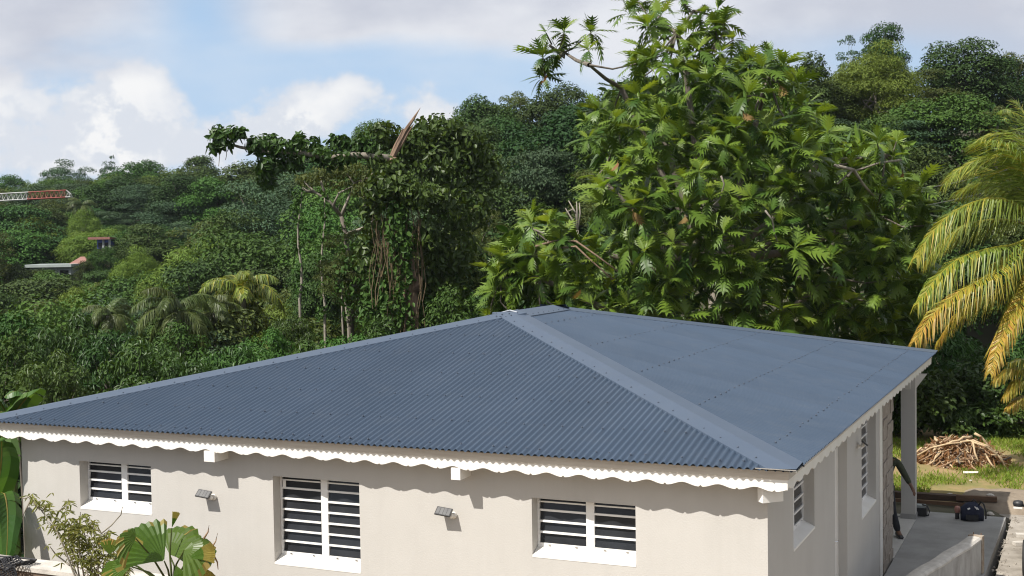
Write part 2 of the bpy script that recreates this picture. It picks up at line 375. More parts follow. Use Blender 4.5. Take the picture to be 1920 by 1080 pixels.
# ================================================================== terrain
def sm(x, a, b):
    t = np.clip((x-a)/(b-a), 0, 1); return t*t*(3-2*t)
RIDGE = np.array([(-4000, 400, 150, 8), (-1500, 380, 170, 8), (0, 352, 190, 8), (200, 322, 165, 8), (420, 322, 150, 8), (700, 265, 115, 8), (900, 212, 100, 8),
                  (1050, 182, 92, 8), (1400, 125, 82, 8), (1650, 92, 78, 8), (1800, 100, 85, 8), (1950, 120, 85, 8), (3400, 150, 90, 8), (6000, 250, 110, 8)], float)
def terrain(x, y):
    x = np.asarray(x, float); y = np.asarray(y, float)
    dx, dy = x-CAM[0], y-CAM[1]
    fwd = dx*-math.sin(YAW)+dy*math.cos(YAW); rt = dx*math.cos(YAW)+dy*math.sin(YAW)
    r = np.hypot(dx, dy); u = 960+FPX*rt/np.maximum(fwd, .25*r+1e-6)
    rr = np.interp(u, RIDGE[:, 0], RIDGE[:, 2]); vt = np.interp(u, RIDGE[:, 0], RIDGE[:, 1])
    zr = CAM[2]+rr*(443-vt)/FPX-5.8
    zb = np.interp(u, [0, 800, 1300, 1700, 2200], [-6.0, -5.0, -2.5, -0.5, -0.5])
    r0 = np.interp(u, [0, 700, 1300, 1700], [48, 44, 42, 40])
    z = zb+(zr-zb)*sm(r, r0-8, rr*1.05)
    z = np.where(r > rr*1.05, zr-(r-rr*1.05)*0.12, z); z = np.maximum(z, -14)
    # levelled plot round the house
    ex = np.maximum(np.maximum(-11.3-x, x-16), 0); ey = np.maximum(np.maximum(-60-y, y-24.5), 0)
    d = np.hypot(ex, ey)
    back = np.where(fwd < 2, 1.0, 0.0)
    w = np.maximum(1-sm(d, 0.3, 13), back*(1-sm(d, 10, 60)))
    bump = 0.35*np.sin(x*.31+1.7)*np.cos(y*.27+.4)*sm(d, 3, 15)
    return z*(1-w)+(-0.42)*w+bump
def build_ground():
    na = 220; rs = np.concatenate([np.linspace(0.5, 60, 80), np.geomspace(63, 3500, 60)])
    an = np.linspace(0, 2*PI, na, endpoint=False)
    R_, A_ = np.meshgrid(rs, an, indexing='ij')
    X = CAM[0]+R_*np.sin(A_); Y = CAM[1]+R_*np.cos(A_); Z = terrain(X, Y)
    V = np.stack([X, Y, Z], -1).reshape(-1, 3)
    i, j = np.meshgrid(np.arange(len(rs)-1), np.arange(na), indexing='ij'); j2 = (j+1) % na
    F = np.stack([i*na+j, (i+1)*na+j, (i+1)*na+j2, i*na+j2], -1).reshape(-1, 4)[:, ::-1]
    mt, nt, bs = new_mat('ground'); N = nt.nodes.new; L = nt.links.new
    n = N('ShaderNodeTexNoise'); n.inputs['Scale'].default_value = .35; n.inputs['Detail'].default_value = 8
    tc = N('ShaderNodeTexCoord'); L(tc.outputs['Object'], n.inputs['Vector'])
    mx = N('ShaderNodeMix'); mx.data_type = 'RGBA'; L(n.outputs['Fac'], mx.inputs[0])
    mx.inputs[6].default_value = (.022, .030, .012, 1); mx.inputs[7].default_value = (.06, .05, .028, 1)
    L(mx.outputs[2], bs.inputs['Base Color']); bs.inputs['Roughness'].default_value = .95
    o = obj('ground', np_mesh('ground', V, F, mt, smooth=True)); tag(o, kind='structure')
build_ground()

# ================================================================== house
OH = 0.363; ZE = 3.167; W_ = 10.953; D_ = 13.247; HR = 1.177; A1 = 5.264; A2 = 6.214
XR = -W_/2; YB = 9.53          # ridge line x ; rear wall of the closed rooms
house = thing('house', 'cream rendered single storey house under a slate blue corrugated hip roof', 'house', (0, 0, 0))

def wall_mesh(name, axis, face, thick, a0, a1, z0, z1, openings, m_):
    """wall plane with openings. axis 'y': plane at y=face facing -y, runs in x. axis 'x': plane x=face facing +x, runs in y."""
    mb = MB()
    def P(a, t, z):
        return (a, face+t, z) if axis == 'y' else (face-t, a, z)
    As = sorted({a0, a1, *[o[0] for o in openings], *[o[1] for o in openings]}); Zs = sorted({z0, z1, *[o[2] for o in openings], *[o[3] for o in openings]})
    for i in range(len(As)-1):
        for j in range(len(Zs)-1):
            ac, zc = (As[i]+As[i+1])/2, (Zs[j]+Zs[j+1])/2
            if any(o[0] < ac < o[1] and o[2] < zc < o[3] for o in openings): continue
            for t in (0, thick):
                mb.quad(P(As[i], t, Zs[j]), P(As[i+1], t, Zs[j]), P(As[i+1], t, Zs[j+1]), P(As[i], t, Zs[j+1]))
    for o in openings:
        for (p, q) in (((o[0], o[2]), (o[0], o[3])), ((o[1], o[2]), (o[1], o[3])), ((o[0], o[3]), (o[1], o[3])), ((o[0], o[2]), (o[1], o[2]))):
            mb.quad(P(p[0], 0, p[1]), P(q[0], 0, q[1]), P(q[0], thick, q[1]), P(p[0], thick, p[1]))
    for (p, q) in (((a0, z0), (a0, z1)), ((a1, z0), (a1, z1)), ((a0, z1), (a1, z1))):
        mb.quad(P(p[0], 0, p[1]), P(q[0], 0, q[1]), P(q[0], thick, q[1]), P(p[0], thick, p[1]))
    return mb.mesh(name, m_)
FW = [(-9.545, -8.35, 2.03, 2.66, 4), (-6.465, -5.235, 1.575, 2.655, 7), (-3.005, -1.79, 1.98, 2.635, 4)]
RW = [(1.616, 2.83, 1.98, 2.72, 4), (6.37, 7.76, 1.33, 2.74, 8)]
DOOR = (4.20, 5.13, 0.40, 2.70)
ZF = -0.9
obj('wall', wall_mesh('front_wall', 'y', OH, .2, -W_+OH+.03, -OH, ZF, 3.07, [w[:4] for w in FW], M['wall']), house)
obj('wall', wall_mesh('side_wall', 'x', -OH, .2, OH+.2, 8.36, ZF, 3.07, [w[:4] for w in RW]+[DOOR], M['wall']), house)
mb = MB(); mb.box(-W_+OH+.03, -W_+OH+.23, OH+.2, YB, ZF, 3.07); obj('wall', mb.mesh('left_wall', M['wall']), house)
mb = MB(); mb.box(-W_+OH+.23, -OH-.2, YB-.2, YB, ZF, 3.07); obj('wall', mb.mesh('rear_wall', M['wall']), house)
mb = MB(); mb.box(-OH-.2, -OH-.0, 8.36, YB, ZF, 3.07); pil = obj('pilaster', mb.mesh('pilaster', M['grout']), house)
mb = MB(); mb.box(-W_+OH+.25, -OH-.22, OH+.22, YB-.22, ZF+.3, .3); obj('floor_slab', mb.mesh('floor_slab', M['tile']), house)
# stone cladding on the pilaster (side and end faces), irregular pieces
def stones():
    r = random.Random(3); z = 0.02
    while z < 2.98:
        h = r.uniform(.13, .24); h = min(h, 3.02-z)
        ys = [8.38]; 
        while ys[-1] < YB-.25: ys.append(ys[-1]+r.uniform(.22, .5))
        ys[-1] = YB
        if len(ys) > 2 and ys[-1]-ys[-2] < .12: ys.pop(-2)
        for a, b in zip(ys[:-1], ys[1:]):
            p = r.uniform(.012, .034); mb = MB(); mb.box(-OH-.01, -OH+p, a+.007, b-.007, z+.006, z+h-.006)
            mb.v = [(x+(r.uniform(-.006, .006) if x > -OH else 0), y+r.uniform(-.005, .005), zz+r.uniform(-.005, .005)) for x, y, zz in mb.v]
            obj('stone', mb.mesh('stone', M['stone']), pil)
        z += h
stones()
# corner of the closed rooms towards the porch: smooth white strip
mb = MB(); mb.box(-OH+.002, -OH+.016, 8.10, 8.36, ZF, 3.05); obj('trim_strip', mb.mesh('trim_strip', M['white']), house)

def window(axis, face, depth, a0, a1, zb, zt, panes, sashes, sill_out):
    """white louvre window set 'depth' into the wall; children of the house"""
    def bx(mb, p0, p1, t0, t1, z0, z1):
        if axis == 'y': mb.box(p0, p1, face+t0, face+t1, z0, z1)
        else: mb.box(face-t1, face-t0, p0, p1, z0, z1)
    zi = zb+.075
    mb = MB(); f = .028
    bx(mb, a0+.002, a0+f, depth, depth+.035, zi, zt-.002); bx(mb, a1-f, a1-.002, depth, depth+.035, zi, zt-.002)
    bx(mb, a0+f, a1-f, depth+.001, depth+.034, zt-f*1.3, zt-.003); bx(mb, a0+f, a1-f, depth+.001, depth+.034, zi, zi+.045)
    mids = []
    for k in range(1, sashes):
        c = a0+(a1-a0)*k/sashes+(.03 if axis == 'y' else 0); mids.append(c); bx(mb, c-.048, c+.048, depth-.004, depth+.036, zi+.045, zt-f*1.3)
    win = obj('window', mb.mesh('window_frame', M['alu']), house)
    # sloped plastered sill
    mb = MB(); 
    def P(a, t, z): return (a, face+t, z) if axis == 'y' else (face-t, a, z)
    q = [(-sill_out, zb-.012), (-sill_out, zb+.012), (depth+.02, zi+.012), (depth+.02, zb-.02)]
    a_, b_ = a0+.002, a1-.002
    for i in range(4):
        t0, z0 = q[i]; t1, z1 = q[(i+1) % 4]; mb.quad(P(a_, t0, z0), P(b_, t0, z0), P(b_, t1, z1), P(a_, t1, z1))
    mb.poly([P(a_, *x) for x in q]); mb.poly([P(b_, *x) for x in q])
    obj('sill', mb.mesh('sill', M['white']), win)
    edges = [a0+f]+[e for c in mids for e in (c-.048, c+.048)]+[a1-f]
    z0, z1 = zi+.045, zt-f*1.3; ph = (z1-z0)/panes
    for s in range(sashes):
        e0, e1 = edges[2*s], edges[2*s+1]
        for k in range(panes):
            zz = z0+k*ph
            mb = MB()   # tilted glass blade
            tl = random.uniform(-.012, .010); ty, tz = depth+.030+tl, zz+ph*(1.02-abs(tl)); by, bz = depth+.006+random.uniform(0, .006), zz+.004
            n = .003
            c = [P(e0+.006, by, bz), P(e1-.006, by, bz), P(e1-.006, ty, tz), P(e0+.006, ty, tz)]
            c2 = [P(e0+.006, by+n*2, bz), P(e1-.006, by+n*2, bz), P(e1-.006, ty+n*2, tz), P(e0+.006, ty+n*2, tz)]
            mb.quad(*c); mb.quad(*c2[::-1])
            for i in range(4): mb.quad(c[i], c[(i+1) % 4], c2[(i+1) % 4], c2[i])
            obj('louvre', mb.mesh('louvre', M['glass']), win)
            if k > 0:
                mb = MB(); bx(mb, e0+.002, e1-.002, depth-.010, depth+.012, zz-.011, zz+.011)
                obj('louvre_rail', mb.mesh('louvre_rail', M['alu']), win)
        # top rail
        mb = MB(); bx(mb, e0+.004, e1-.004, depth-.008, depth, z1-.038, z1-.022); obj('top_rail', mb.mesh('top_rail', M['alu']), win)
        for hx in (e0+.12, e1-.12):
            mb = MB(); bx(mb, hx-.014, hx+.014, depth-.012, depth-.001, zi+.022, zi+.034); obj('latch', mb.mesh('latch', M['chrome']), win)
    return win
for (a0, a1, zb, zt, n) in FW: window('y', OH, .15, a0, a1, zb, zt, n, 2, .004)
for (a0, a1, zb, zt, n) in RW: window('x', -OH, .132, a0, a1, zb, zt, n, 2, .006)
# paper tag left on the tall window's upper left pane
c = on_y(533, 911, OH+.125)
mb = MB(); mb.box(c[0]-.022, c[0]+.022, OH+.128, OH+.131, 2.50, 2.585); tg = obj('paper_tag', mb.mesh('paper_tag', M['white']), house)
# door
mb = MB(); mb.box(-OH-.17, -OH-.135, DOOR[0]+.03, DOOR[1]-.03, DOOR[2], DOOR[3]-.03)
dr = obj('door', mb.mesh('door', M['white']), house)
mb = MB()
for (y0, y1, z0, z1) in ((DOOR[0]+.002, DOOR[0]+.028, DOOR[2], DOOR[3]-.002), (DOOR[1]-.028, DOOR[1]-.002, DOOR[2], DOOR[3]-.002), (DOOR[0]+.028, DOOR[1]-.028, DOOR[3]-.03, DOOR[3]-.002)):
    mb.box(-OH-.19, -OH-.12, y0, y1, z0, z1)
obj('frame', mb.mesh('door_frame', M['white']), dr)
mb = MB(); Rm = Matrix.Translation((-OH-.135, 4.84, 1.33)) @ Matrix.Rotation(PI/2, 4, 'Y')
mb.lathe([(.026, 0), (.026, .008), (.012, .012), (.012, .045)], 12, M=Rm); mb.tube([(-OH-.09, 4.84, 1.33), (-OH-.088, 4.90, 1.33), (-OH-.09, 4.955, 1.325)], .010, 8)
mb.lathe([(.02, 0), (.02, .01), (.006, .012)], 12, M=Matrix.Translation((-OH-.135, 4.84, 1.22)) @ Matrix.Rotation(PI/2, 4, 'Y'))
obj('handle', mb.mesh('handle', M['chrome'], True), dr)
# soffit
mb = MB(); mb.box(-W_+.10, -.10, .10, D_-.10, 3.07, 3.095); obj('soffit', mb.mesh('soffit', M['white']), house)

# --- roof sheets (corrugated, 10 corrugations to a sheet, cut along the hips)
PITCH_C = .080; AMP = .0130
def plane_front(x, y): return ZE+HR*y/A1
def plane_right(x, y): return ZE+HR*(-x)/(W_/2)
def plane_left(x, y): return ZE+HR*(x+W_)/(W_/2)
def plane_back(x, y): return ZE+HR*(D_-y)/A2
def hip_top(side, a):
    """how far (horizontal run) a sheet line starting at eave coordinate a climbs before it meets hip or ridge"""
    if side in ('front', 'back'):
        run = A1 if side == 'front' else A2
        return run*(1-abs(a-W_/2)/(W_/2))
    if a < A1: return (W_/2)*a/A1
    if a > D_-A2: return (W_/2)*(D_-a)/A2
    return W_/2
def corrugated(side):
    L_ = W_ if side in ('front', 'back') else D_
    per = 12; sheet = PITCH_C*10; k = 0; lift = 0
    a = 0.0
    while a < L_-1e-6:
        b = min(a+sheet+PITCH_C*.5, L_); n = max(2, int(round((b-a)/PITCH_C*per)))
        aa = np.linspace(a, b, n+1); V = []; n_len = 2
        rel = aa
        for q in aa:
            run = max(hip_top(side, min(max(q, 0), L_)), 0.0)
            dz = AMP*math.cos(2*PI*q/PITCH_C)+.0004*(k % 2)+.014
            for s in (0.0, run):
                if side == 'front': x, y, z = -q, s, plane_front(0, s)
                elif side == 'back': x, y, z = -q, D_-s, plane_back(0, D_-s)
                elif side == 'right': x, y, z = -s, q, plane_right(-s, 0)
                else: x, y, z = -W_+s, q, plane_left(-W_+s, 0)
                V.append((x, y, z+dz))
        F = np.array([(2*i, 2*i+2, 2*i+3, 2*i+1) for i in range(n)])
        obj('roof_sheet', np_mesh('roof_sheet', np.array(V), F, M['roof'], smooth=True), roof)
        a += sheet; k += 1
mb = MB()   # ridge board underneath keeps the sheets together
mb.box(XR-.02, XR+.02, A1, D_-A2, ZE+HR-.16, ZE+HR-.02)
roof = obj('roof', mb.mesh('ridge_board', M['timber_b']), house)
for s in ('front', 'right', 'left', 'back'): corrugated(s)

# hip flashings and ridge cap: folded strips lying on the crests
def flashing(name, p0, p1, sideA, sideB, wa, wb, planeA, planeB, lift, lip=.028, lipB=True):
    """p0->p1 along the hip (plan points); sideA/sideB are plan unit directions to the two faces"""
    mb = MB(); n = 24
    for k in range(n):
        rows = []
        for t in (k/n, (k+1)/n):
            x = p0[0]+(p1[0]-p0[0])*t; y = p0[1]+(p1[1]-p0[1])*t
            def q(sd, w, pl, e=0):
                X, Y = x+sd[0]*w, y+sd[1]*w; return (X, Y, pl(X, Y)+lift+e)
            rows.append([q(sideA, wa+.004, planeA, -lip), q(sideA, wa, planeA), (x, y, min(planeA(x, y), planeB(x, y))+lift+.012),
                         q(sideB, wb*.8, planeB, .030), q(sideB, wb*.8+.02, planeB, -.006), q(sideB, wb, planeB, -.010), q(sideB, wb+.004, planeB, -.010-(lip if lipB else .006))])
        for i in range(6): mb.quad(rows[0][i], rows[0][i+1], rows[1][i+1], rows[1][i])
    return obj(name, mb.mesh(name, M['flash'], False), roof)
apx1 = (XR, A1); apx2 = (XR, D_-A2)
LF = AMP+.016
flashing('hip_flashing', (0.01, -.01), apx1, (-1, 0), (0, 1), .29, .40, plane_front, plane_right, LF)
flashing('hip_flashing', (-W_-.01, -.01), apx1, (1, 0), (0, 1), .29, .40, plane_front, plane_left, LF)
flashing('hip_flashing', (0.01, D_+.01), apx2, (0, -1), (-1, 0), .40, .29, plane_right, plane_back, LF)
flashing('hip_flashing', (-W_-.01, D_+.01), apx2, (0, -1), (1, 0), .40, .29, plane_left, plane_back, LF)
flashing('ridge_cap', apx1, apx2, (1, 0), (-1, 0), .30, .30, plane_right, plane_left, LF+.008)
# shiny cut ends
mb = MB(); mb.box(-.40, .012, -.012, -.008, ZE+.020, ZE+.030); mb.box(.008, .014, -.014, .14, ZE+.004, ZE+.018)
obj('flashing_end', mb.mesh('flashing_end', M['silver']), roof)
mb = MB(); c = np.array([XR, A1, ZE+HR+LF+.03])
mb.tube([(XR-.20, A1+.02, ZE+HR+LF-.02), (XR, A1+.03, c[2]), (XR+.2, A1+.02, ZE+HR+LF-.02)], .012, 6); obj('flashing_end', mb.mesh('cap_end', M['silver']), roof)
# screws: rows along the purlins and along both edges of the flashings
def screws():
    mb = MB(); r = random.Random(5)
    def sc(x, y, z, s=1.0):
        s *= r.uniform(.85, 1.15); k = 6; n = len(mb.v)
        for (rad, dz) in ((.0125*s, 0), (.011*s, .010*s), (.005*s, .015*s)):
            for j in range(k): mb.v.append((x+rad*math.cos(2*PI*j/k), y+rad*math.sin(2*PI*j/k), z+dz))
        for i in range(2):
            for j in range(k): mb.f.append((n+i*k+j, n+i*k+(j+1) % k, n+(i+1)*k+(j+1) % k, n+(i+1)*k+j)); mb.m.append(0)
        mb.f.append(tuple(n+2*k+j for j in range(k))); mb.m.append(0)
    crest = AMP+.013
    for y in (.14, .82, 1.62, 2.46, 3.28, 4.1, 4.8):
        q = PITCH_C*2
        while q < W_:
            if hip_top('front', q) > y+.38 and r.random() > .06: sc(-q+r.uniform(-.006, .006), y+r.uniform(-.02, .02), plane_front(0, y)+crest)
            q += PITCH_C*(3 if y > .2 else 2+(int(q*10) % 2))
    for x in (.42, 1.55, 2.66, 3.72, 4.8, 5.15):
        q = PITCH_C
        while q < D_:
            if hip_top('right', q) > x+.45 and r.random() > .05: sc(-x+r.uniform(-.015, .015), q+r.uniform(-.006, .006), plane_right(-x, 0)+crest)
            q += PITCH_C*3
    for k in range(1, 22):
        t = k/22
        x, y = XR*t, A1*t
        sc(x-.20, y, plane_front(0, y)+LF); sc(x, y+.36, plane_right(x, 0)+LF-.01)
        xl = -W_-XR*t; sc(xl+.2, y, plane_front(0, y)+LF)
    for k in range(8):
        y = A1+.15+k*.21; sc(XR+.24, y, plane_right(XR+.24, 0)+LF+.008)
    for (dx, dy) in ((-.18, -.1), (-.05, -.16), (.05, -.12), (.12, -.2), (-.1, -.26), (0, -.3), (.16, -.05), (-.25, -.22)):
        sc(XR+dx, A1+dy, plane_front(0, A1+dy)+LF+.012)
    o = obj('roof_screw', mb.mesh('roof_screw', M['screw']), roof); tag(o, kind='stuff')
screws()

# fascia boards and scalloped valances
def scallop(t):
    t = t % 1.0
    d = min(t, 1-t)        # 0 at the notch, .5 at the crest
    if d < .035: return .020*(1-d/.035)
    e = (d-.035)/.465
    return .038*(e*e*(3-2*e))**1.15
def valance(p0, p1, nrm, n_waves, phase):
    L_ = math.dist(p0, p1); ux, uy = (p1[0]-p0[0])/L_, (p1[1]-p0[1])/L_
    n = int(n_waves*20); top = []; V = []
    for i in range(n+1):
        s = L_*i/n; z = 2.945+scallop(s/.38+phase)
        for off in (0.0, .018):
            x, y = p0[0]+ux*s-nrm[0]*off, p0[1]+uy*s-nrm[1]*off
            V += [(x, y, z), (x, y, 3.10)]
    F = []
    for i in range(n):
        a = 4*i; b = a+4
        F += [(a, b, b+1, a+1), (a+2, a+3, b+3, b+2), (a, a+2, b+2, b), (a+1, b+1, b+3, a+3)]
    return np_mesh('valance', np.array(V), np.array(F), M['white'])
IN = .10
for (p0, p1, nrm, ph) in (((-W_+IN, IN), (-IN, IN), (0, -1), 0.06), ((-IN, IN), (-IN, D_-IN), (1, 0), .3), ((-W_+IN, D_-IN), (-W_+IN, IN), (-1, 0), .2), ((-IN, D_-IN), (-W_+IN, D_-IN), (0, 1), .1)):
    L_ = math.dist(p0, p1)
    obj('valance', valance(p0, p1, nrm, L_/.38, ph), house)
t = .0205
for b in ((-W_+IN+.04, -IN-.04, IN+.02, IN+.045), (-W_+IN+.04, -IN-.04, D_-IN-.045, D_-IN-.02), (-IN-.045, -IN-.02, IN+.05, D_-IN-.05), (-W_+IN+.02, -W_+IN+.045, IN+.05, D_-IN-.05)):
    mb = MB(); mb.box(b[0], b[1], b[2], b[3], 3.005, 3.145); obj('fascia', mb.mesh('fascia', M['fascia']), house)
mb = MB()   # top fascia seen above the valance
for (x0, x1, y0, y1) in ((-W_+.085, -.085, .088, .098), (-.098, -.088, .10, D_-.10)):
    mb.box(x0, x1, y0, y1, 3.072, 3.158)
obj('fascia', mb.mesh('fascia_cover', M['fascia']), house)
# rafter tails
for x0, x1 in ((-7.28, -7.12), (-3.865, -3.75)):
    mb = MB(); mb.box(x0, x1, .085, OH+.01, 2.832, 2.965); obj('rafter_tail', mb.mesh('rafter_tail', M['white']), house)
mb = MB(); Rm = Matrix.Translation((-.30, .30, 2.88)) @ Matrix.Rotation(-PI/4, 4, 'Z'); mb.box(-.05, .05, -.14, .1, -.075, .075, M=Rm)
obj('rafter_tail', mb.mesh('corner_bracket', M['white']), house)

# porch: beam, column, tiled floor
mb = MB(); mb.box(-.60, -OH+.01, YB+.002, 12.62, 2.80, 3.068); obj('porch_beam', mb.mesh('porch_beam', M['wall']), house)
mb = MB(); mb.box(-10.5, -.60, 12.62, 12.86, 2.80, 3.068); obj('porch_beam', mb.mesh('porch_beam', M['wall']), house)
def porch_column(x, y):
    mb = MB(); mb.box(x-.13, x+.13, y-.12, y+.12, 0.10, 2.80)
    c = obj('column', mb.mesh('column', M['wall']), house)
    mb = MB(); mb.box(x-.145, x+.145, y-.135, y+.135, 0.004, .10); obj('base', mb.mesh('column_base', M['slab']), c)
    mb = MB()
    for sx in (-1, 1):
        mb.poly([(x+sx*.13, y-.05, 2.5), (x+sx*.34, y-.05, 2.795), (x+sx*.13, y-.05, 2.795)]); mb.poly([(x+sx*.13, y+.05, 2.5), (x+sx*.13, y+.05, 2.795), (x+sx*.34, y+.05, 2.795)])
        mb.quad((x+sx*.13, y-.05, 2.5), (x+sx*.13, y+.05, 2.5), (x+sx*.34, y+.05, 2.795), (x+sx*.34, y-.05, 2.795))
    mb.poly([(x-.05, y-.12, 2.5), (x-.05, y-.36, 2.795), (x-.05, y-.12, 2.795)]); mb.poly([(x+.05, y-.12, 2.5), (x+.05, y-.12, 2.795), (x+.05, y-.36, 2.795)])
    mb.quad((x-.05, y-.12, 2.5), (x+.05, y-.12, 2.5), (x+.05, y-.36, 2.795), (x-.05, y-.36, 2.795))
    obj('bracket', mb.mesh('column_bracket', M['white']), c)
porch_column(-.475, 12.74); porch_column(-5.4, 12.74); porch_column(-10.3, 12.74)
mb = MB(); mb.box(-W_+OH, -.33, YB+.002, 13.0, -.5, .004); obj('porch_floor', mb.mesh('porch_floor', M['tile']), house)

# ================================================================== ground sheets round the house
def sheet(name, pts, z, depth, m_, kind='structure'):
    mb = MB(); mb.poly([(x, y, z) for x, y in pts]); n = len(pts)
    for i in range(n):
        a, b = pts[i], pts[(i+1) % n]; mb.quad((a[0], a[1], z-depth), (b[0], b[1], z-depth), (b[0], b[1], z), (a[0], a[1], z))
    o = obj(name, mb.mesh(name, m_)); return tag(o, kind=kind)
sheet('terrace', [(-.325, 3.0), (1.05, 3.0), (1.15, 8.9), (1.235, 13.4), (-.325, 13.42)], 0, .45, M['slab'])
sheet('yard', [(-13.5, -30), (9, -30), (9, 3.0), (-.4, 3.0), (-.4, .35), (-13.5, .35)], -.36, .3, M['yard'])  # unseen ground in front, added to bounce warm light under the eave
sheet('driveway', [(1.24, 2.05), (1.24, -8), (8.5, -8), (8.5, 2.0), (7.5, 15.6), (1.0, 15.6), (.9, 14.6), (1.3, 14.0)], -.16, .3, M['drive'])
def soft_patch(name, x0, x1, y0, y1, z, m_, nx=40, ny=30, amp=.03, seed=1):
    r = np.random.default_rng(seed); xs = np.linspace(x0, x1, nx); ys = np.linspace(y0, y1, ny)
    X, Y = np.meshgrid(xs, ys, indexing='ij'); Z = z+amp*(np.sin(X*1.9+seed)*np.cos(Y*1.6)+.5*np.sin(X*4.1+Y*3.3))+r.normal(0, amp*.25, X.shape)
    e = np.minimum(np.minimum(X-x0, x1-X), np.minimum(Y-y0, y1-Y)); Z -= .5*(1-sm(e, 0, .8))
    V = np.stack([X, Y, Z], -1).reshape(-1, 3)
    i, j = np.meshgrid(np.arange(nx-1), np.arange(ny-1), indexing='ij')
    F = np.stack([i*ny+j, (i+1)*ny+j, (i+1)*ny+j+1, i*ny+j+1], -1).reshape(-1, 4)
    return tag(obj(name, np_mesh(name, V, F, m_, smooth=True)), kind='structure')
soft_patch('lawn', -9, 12, 14.6, 25.5, -.03, M['lawn'], 60, 34, .035, 2)
soft_patch('planting_bed', -8, 1.7, 13.1, 15.8, -.12, M['soil'], 50, 14, .03, 4)
soft_patch('dirt_patch', -.3, 6.5, 14.0, 16.6, .05, M['dirt'], 60, 24, .035, 6)

# ================================================================== foliage kit
def unit(v): return v/np.maximum(np.linalg.norm(v, axis=-1, keepdims=True), 1e-9)
def leaf_quads(P, D, Nn, L, Wd, fold=False, bend=0.15):
    """leaf blades: base P, direction D, facing Nn. plain diamond quads, or folded two-quad blades"""
    D = unit(D); S = unit(np.cross(D, Nn)); Nn = np.cross(S, D)
    L = np.asarray(L).reshape(-1, 1); Wd = np.asarray(Wd).reshape(-1, 1); n = len(P)
    tip = P+D*L-Nn*L*bend
    if not fold:
        mid = P+D*L*.48+Nn*L*.04
        V = np.stack([P, mid+S*Wd*.5, tip, mid-S*Wd*.5], 1).reshape(-1, 3)
        return V, np.arange(4*n).reshape(-1, 4)
    m1 = P+D*L*.30+Nn*Wd*.10; m2 = P+D*L*.68+Nn*Wd*.06-Nn*L*bend*.4
    V = np.stack([P, m1+S*Wd*.46, m2+S*Wd*.38, tip, m2-S*Wd*.38, m1-S*Wd*.46], 1).reshape(-1, 3)
    b = (np.arange(n)*6)[:, None]
    F = np.concatenate([b+np.array([[0, 1, 2, 3]]), b+np.array([[0, 3, 4, 5]])], 0)
    return V, F
def clump_crown(seed, w, h, n_cl, cr, n_leaf, ll, lw, flat=1.0, bottom=.18, droop=.35, fold=False, taper=1.0, layered=False, inner=.2, up=.3, lean=(0, 0), jit=.24):
    """crown of leaf clumps spread through an uneven ellipsoid: returns verts, faces, clump centres (base at z=0)"""
    r = np.random.default_rng(seed); C = []; tries = 0
    zc = h*(bottom+(1-bottom)*.5); rz = h*(1-bottom)*.5
    lob = r.uniform(0, 2*PI, 5); 
    while len(C) < n_cl and tries < 6000:
        tries += 1
        d = unit(r.normal(size=3)); 
        if d[2] < -.75: continue
        th = math.atan2(d[1], d[0]); k = 1+.16*math.sin(2*th+lob[0])+.10*math.sin(3*th+lob[1])+.10*math.sin(5*d[2]+lob[2])
        rad = r.uniform(.80, 1.0)*k if r.random() > inner else r.uniform(.3, .8)
        tz = 1-(1-taper)*max(d[2], 0)
        p = np.array([d[0]*w*.5*rad*tz+lean[0]*d[2], d[1]*w*.5*rad*tz+lean[1]*d[2], zc+d[2]*rz*rad*.95])
        p[:2] *= max(0, 1-cr/(w*.5))*1.05+.02; 
        if layered: p[2] = round(p[2]/(cr*.9))*cr*.9+r.uniform(-.3, .3)*cr
        if all(np.linalg.norm((p-q)*np.array([1, 1, 1.2])) > cr*.62 for q in C): C.append(p)
    C = np.array(C); Vs = []; Fs = []; off = 0
    for c in C:
        n = int(n_leaf*r.uniform(.75, 1.25)); s = cr*r.uniform(.75, 1.2)
        d = unit(r.normal(size=(n, 3))); d[:, 2] = np.where(d[:, 2] < -.28, -d[:, 2]*.7, d[:, 2]); d = unit(d)
        rad = r.uniform(.62, 1.05, (n, 1))
        P = c+d*rad*s*np.array([1, 1, flat])
        out = unit(d*np.array([1, 1, 1.3])+np.array([0, 0, up]))
        Nn = unit(out+r.normal(0, jit, (n, 3)))
        D = unit(np.cross(Nn, r.normal(size=(n, 3)))+d*.5+np.array([0, 0, -droop]))
        V, F = leaf_quads(P, D, Nn, ll*r.uniform(.65, 1.3, n), lw*r.uniform(.7, 1.25, n), fold)
        Vs.append(V); Fs.append(F+off); off += len(V)
    return np.concatenate(Vs), np.concatenate(Fs), C
def trunk_mesh(seed, h, r0, C, nlimb, m_, base=-6.0):
    r = random.Random(seed); mb = MB(); top = h*.55
    ph = r.uniform(0, 6)
    def axis(z): return (0.12*math.sin(z*.5+ph), .12*math.cos(z*.43+ph), z)
    zs = [base+(top-base)*i/7 for i in range(8)]
    mb.tube([axis(z) for z in zs], [r0*(1.35 if i == 0 else 1-.55*i/7) for i in range(8)], 7)
    idx = list(range(len(C))); r.shuffle(idx)
    for i in idx[:nlimb]:
        c = C[i]; z0 = top*r.uniform(.5, 1); a = axis(z0); mid = [(a[k]+c[k])*.5+r.uniform(-.15, .15)*h*.1 for k in range(3)]; mid[2] -= .05*h*r.random()
        mb.tube([a, mid, tuple(c)], [r0*.42, r0*.28, r0*.10], 5, cap=False)
    return mb.mesh('trunk', m_, True)

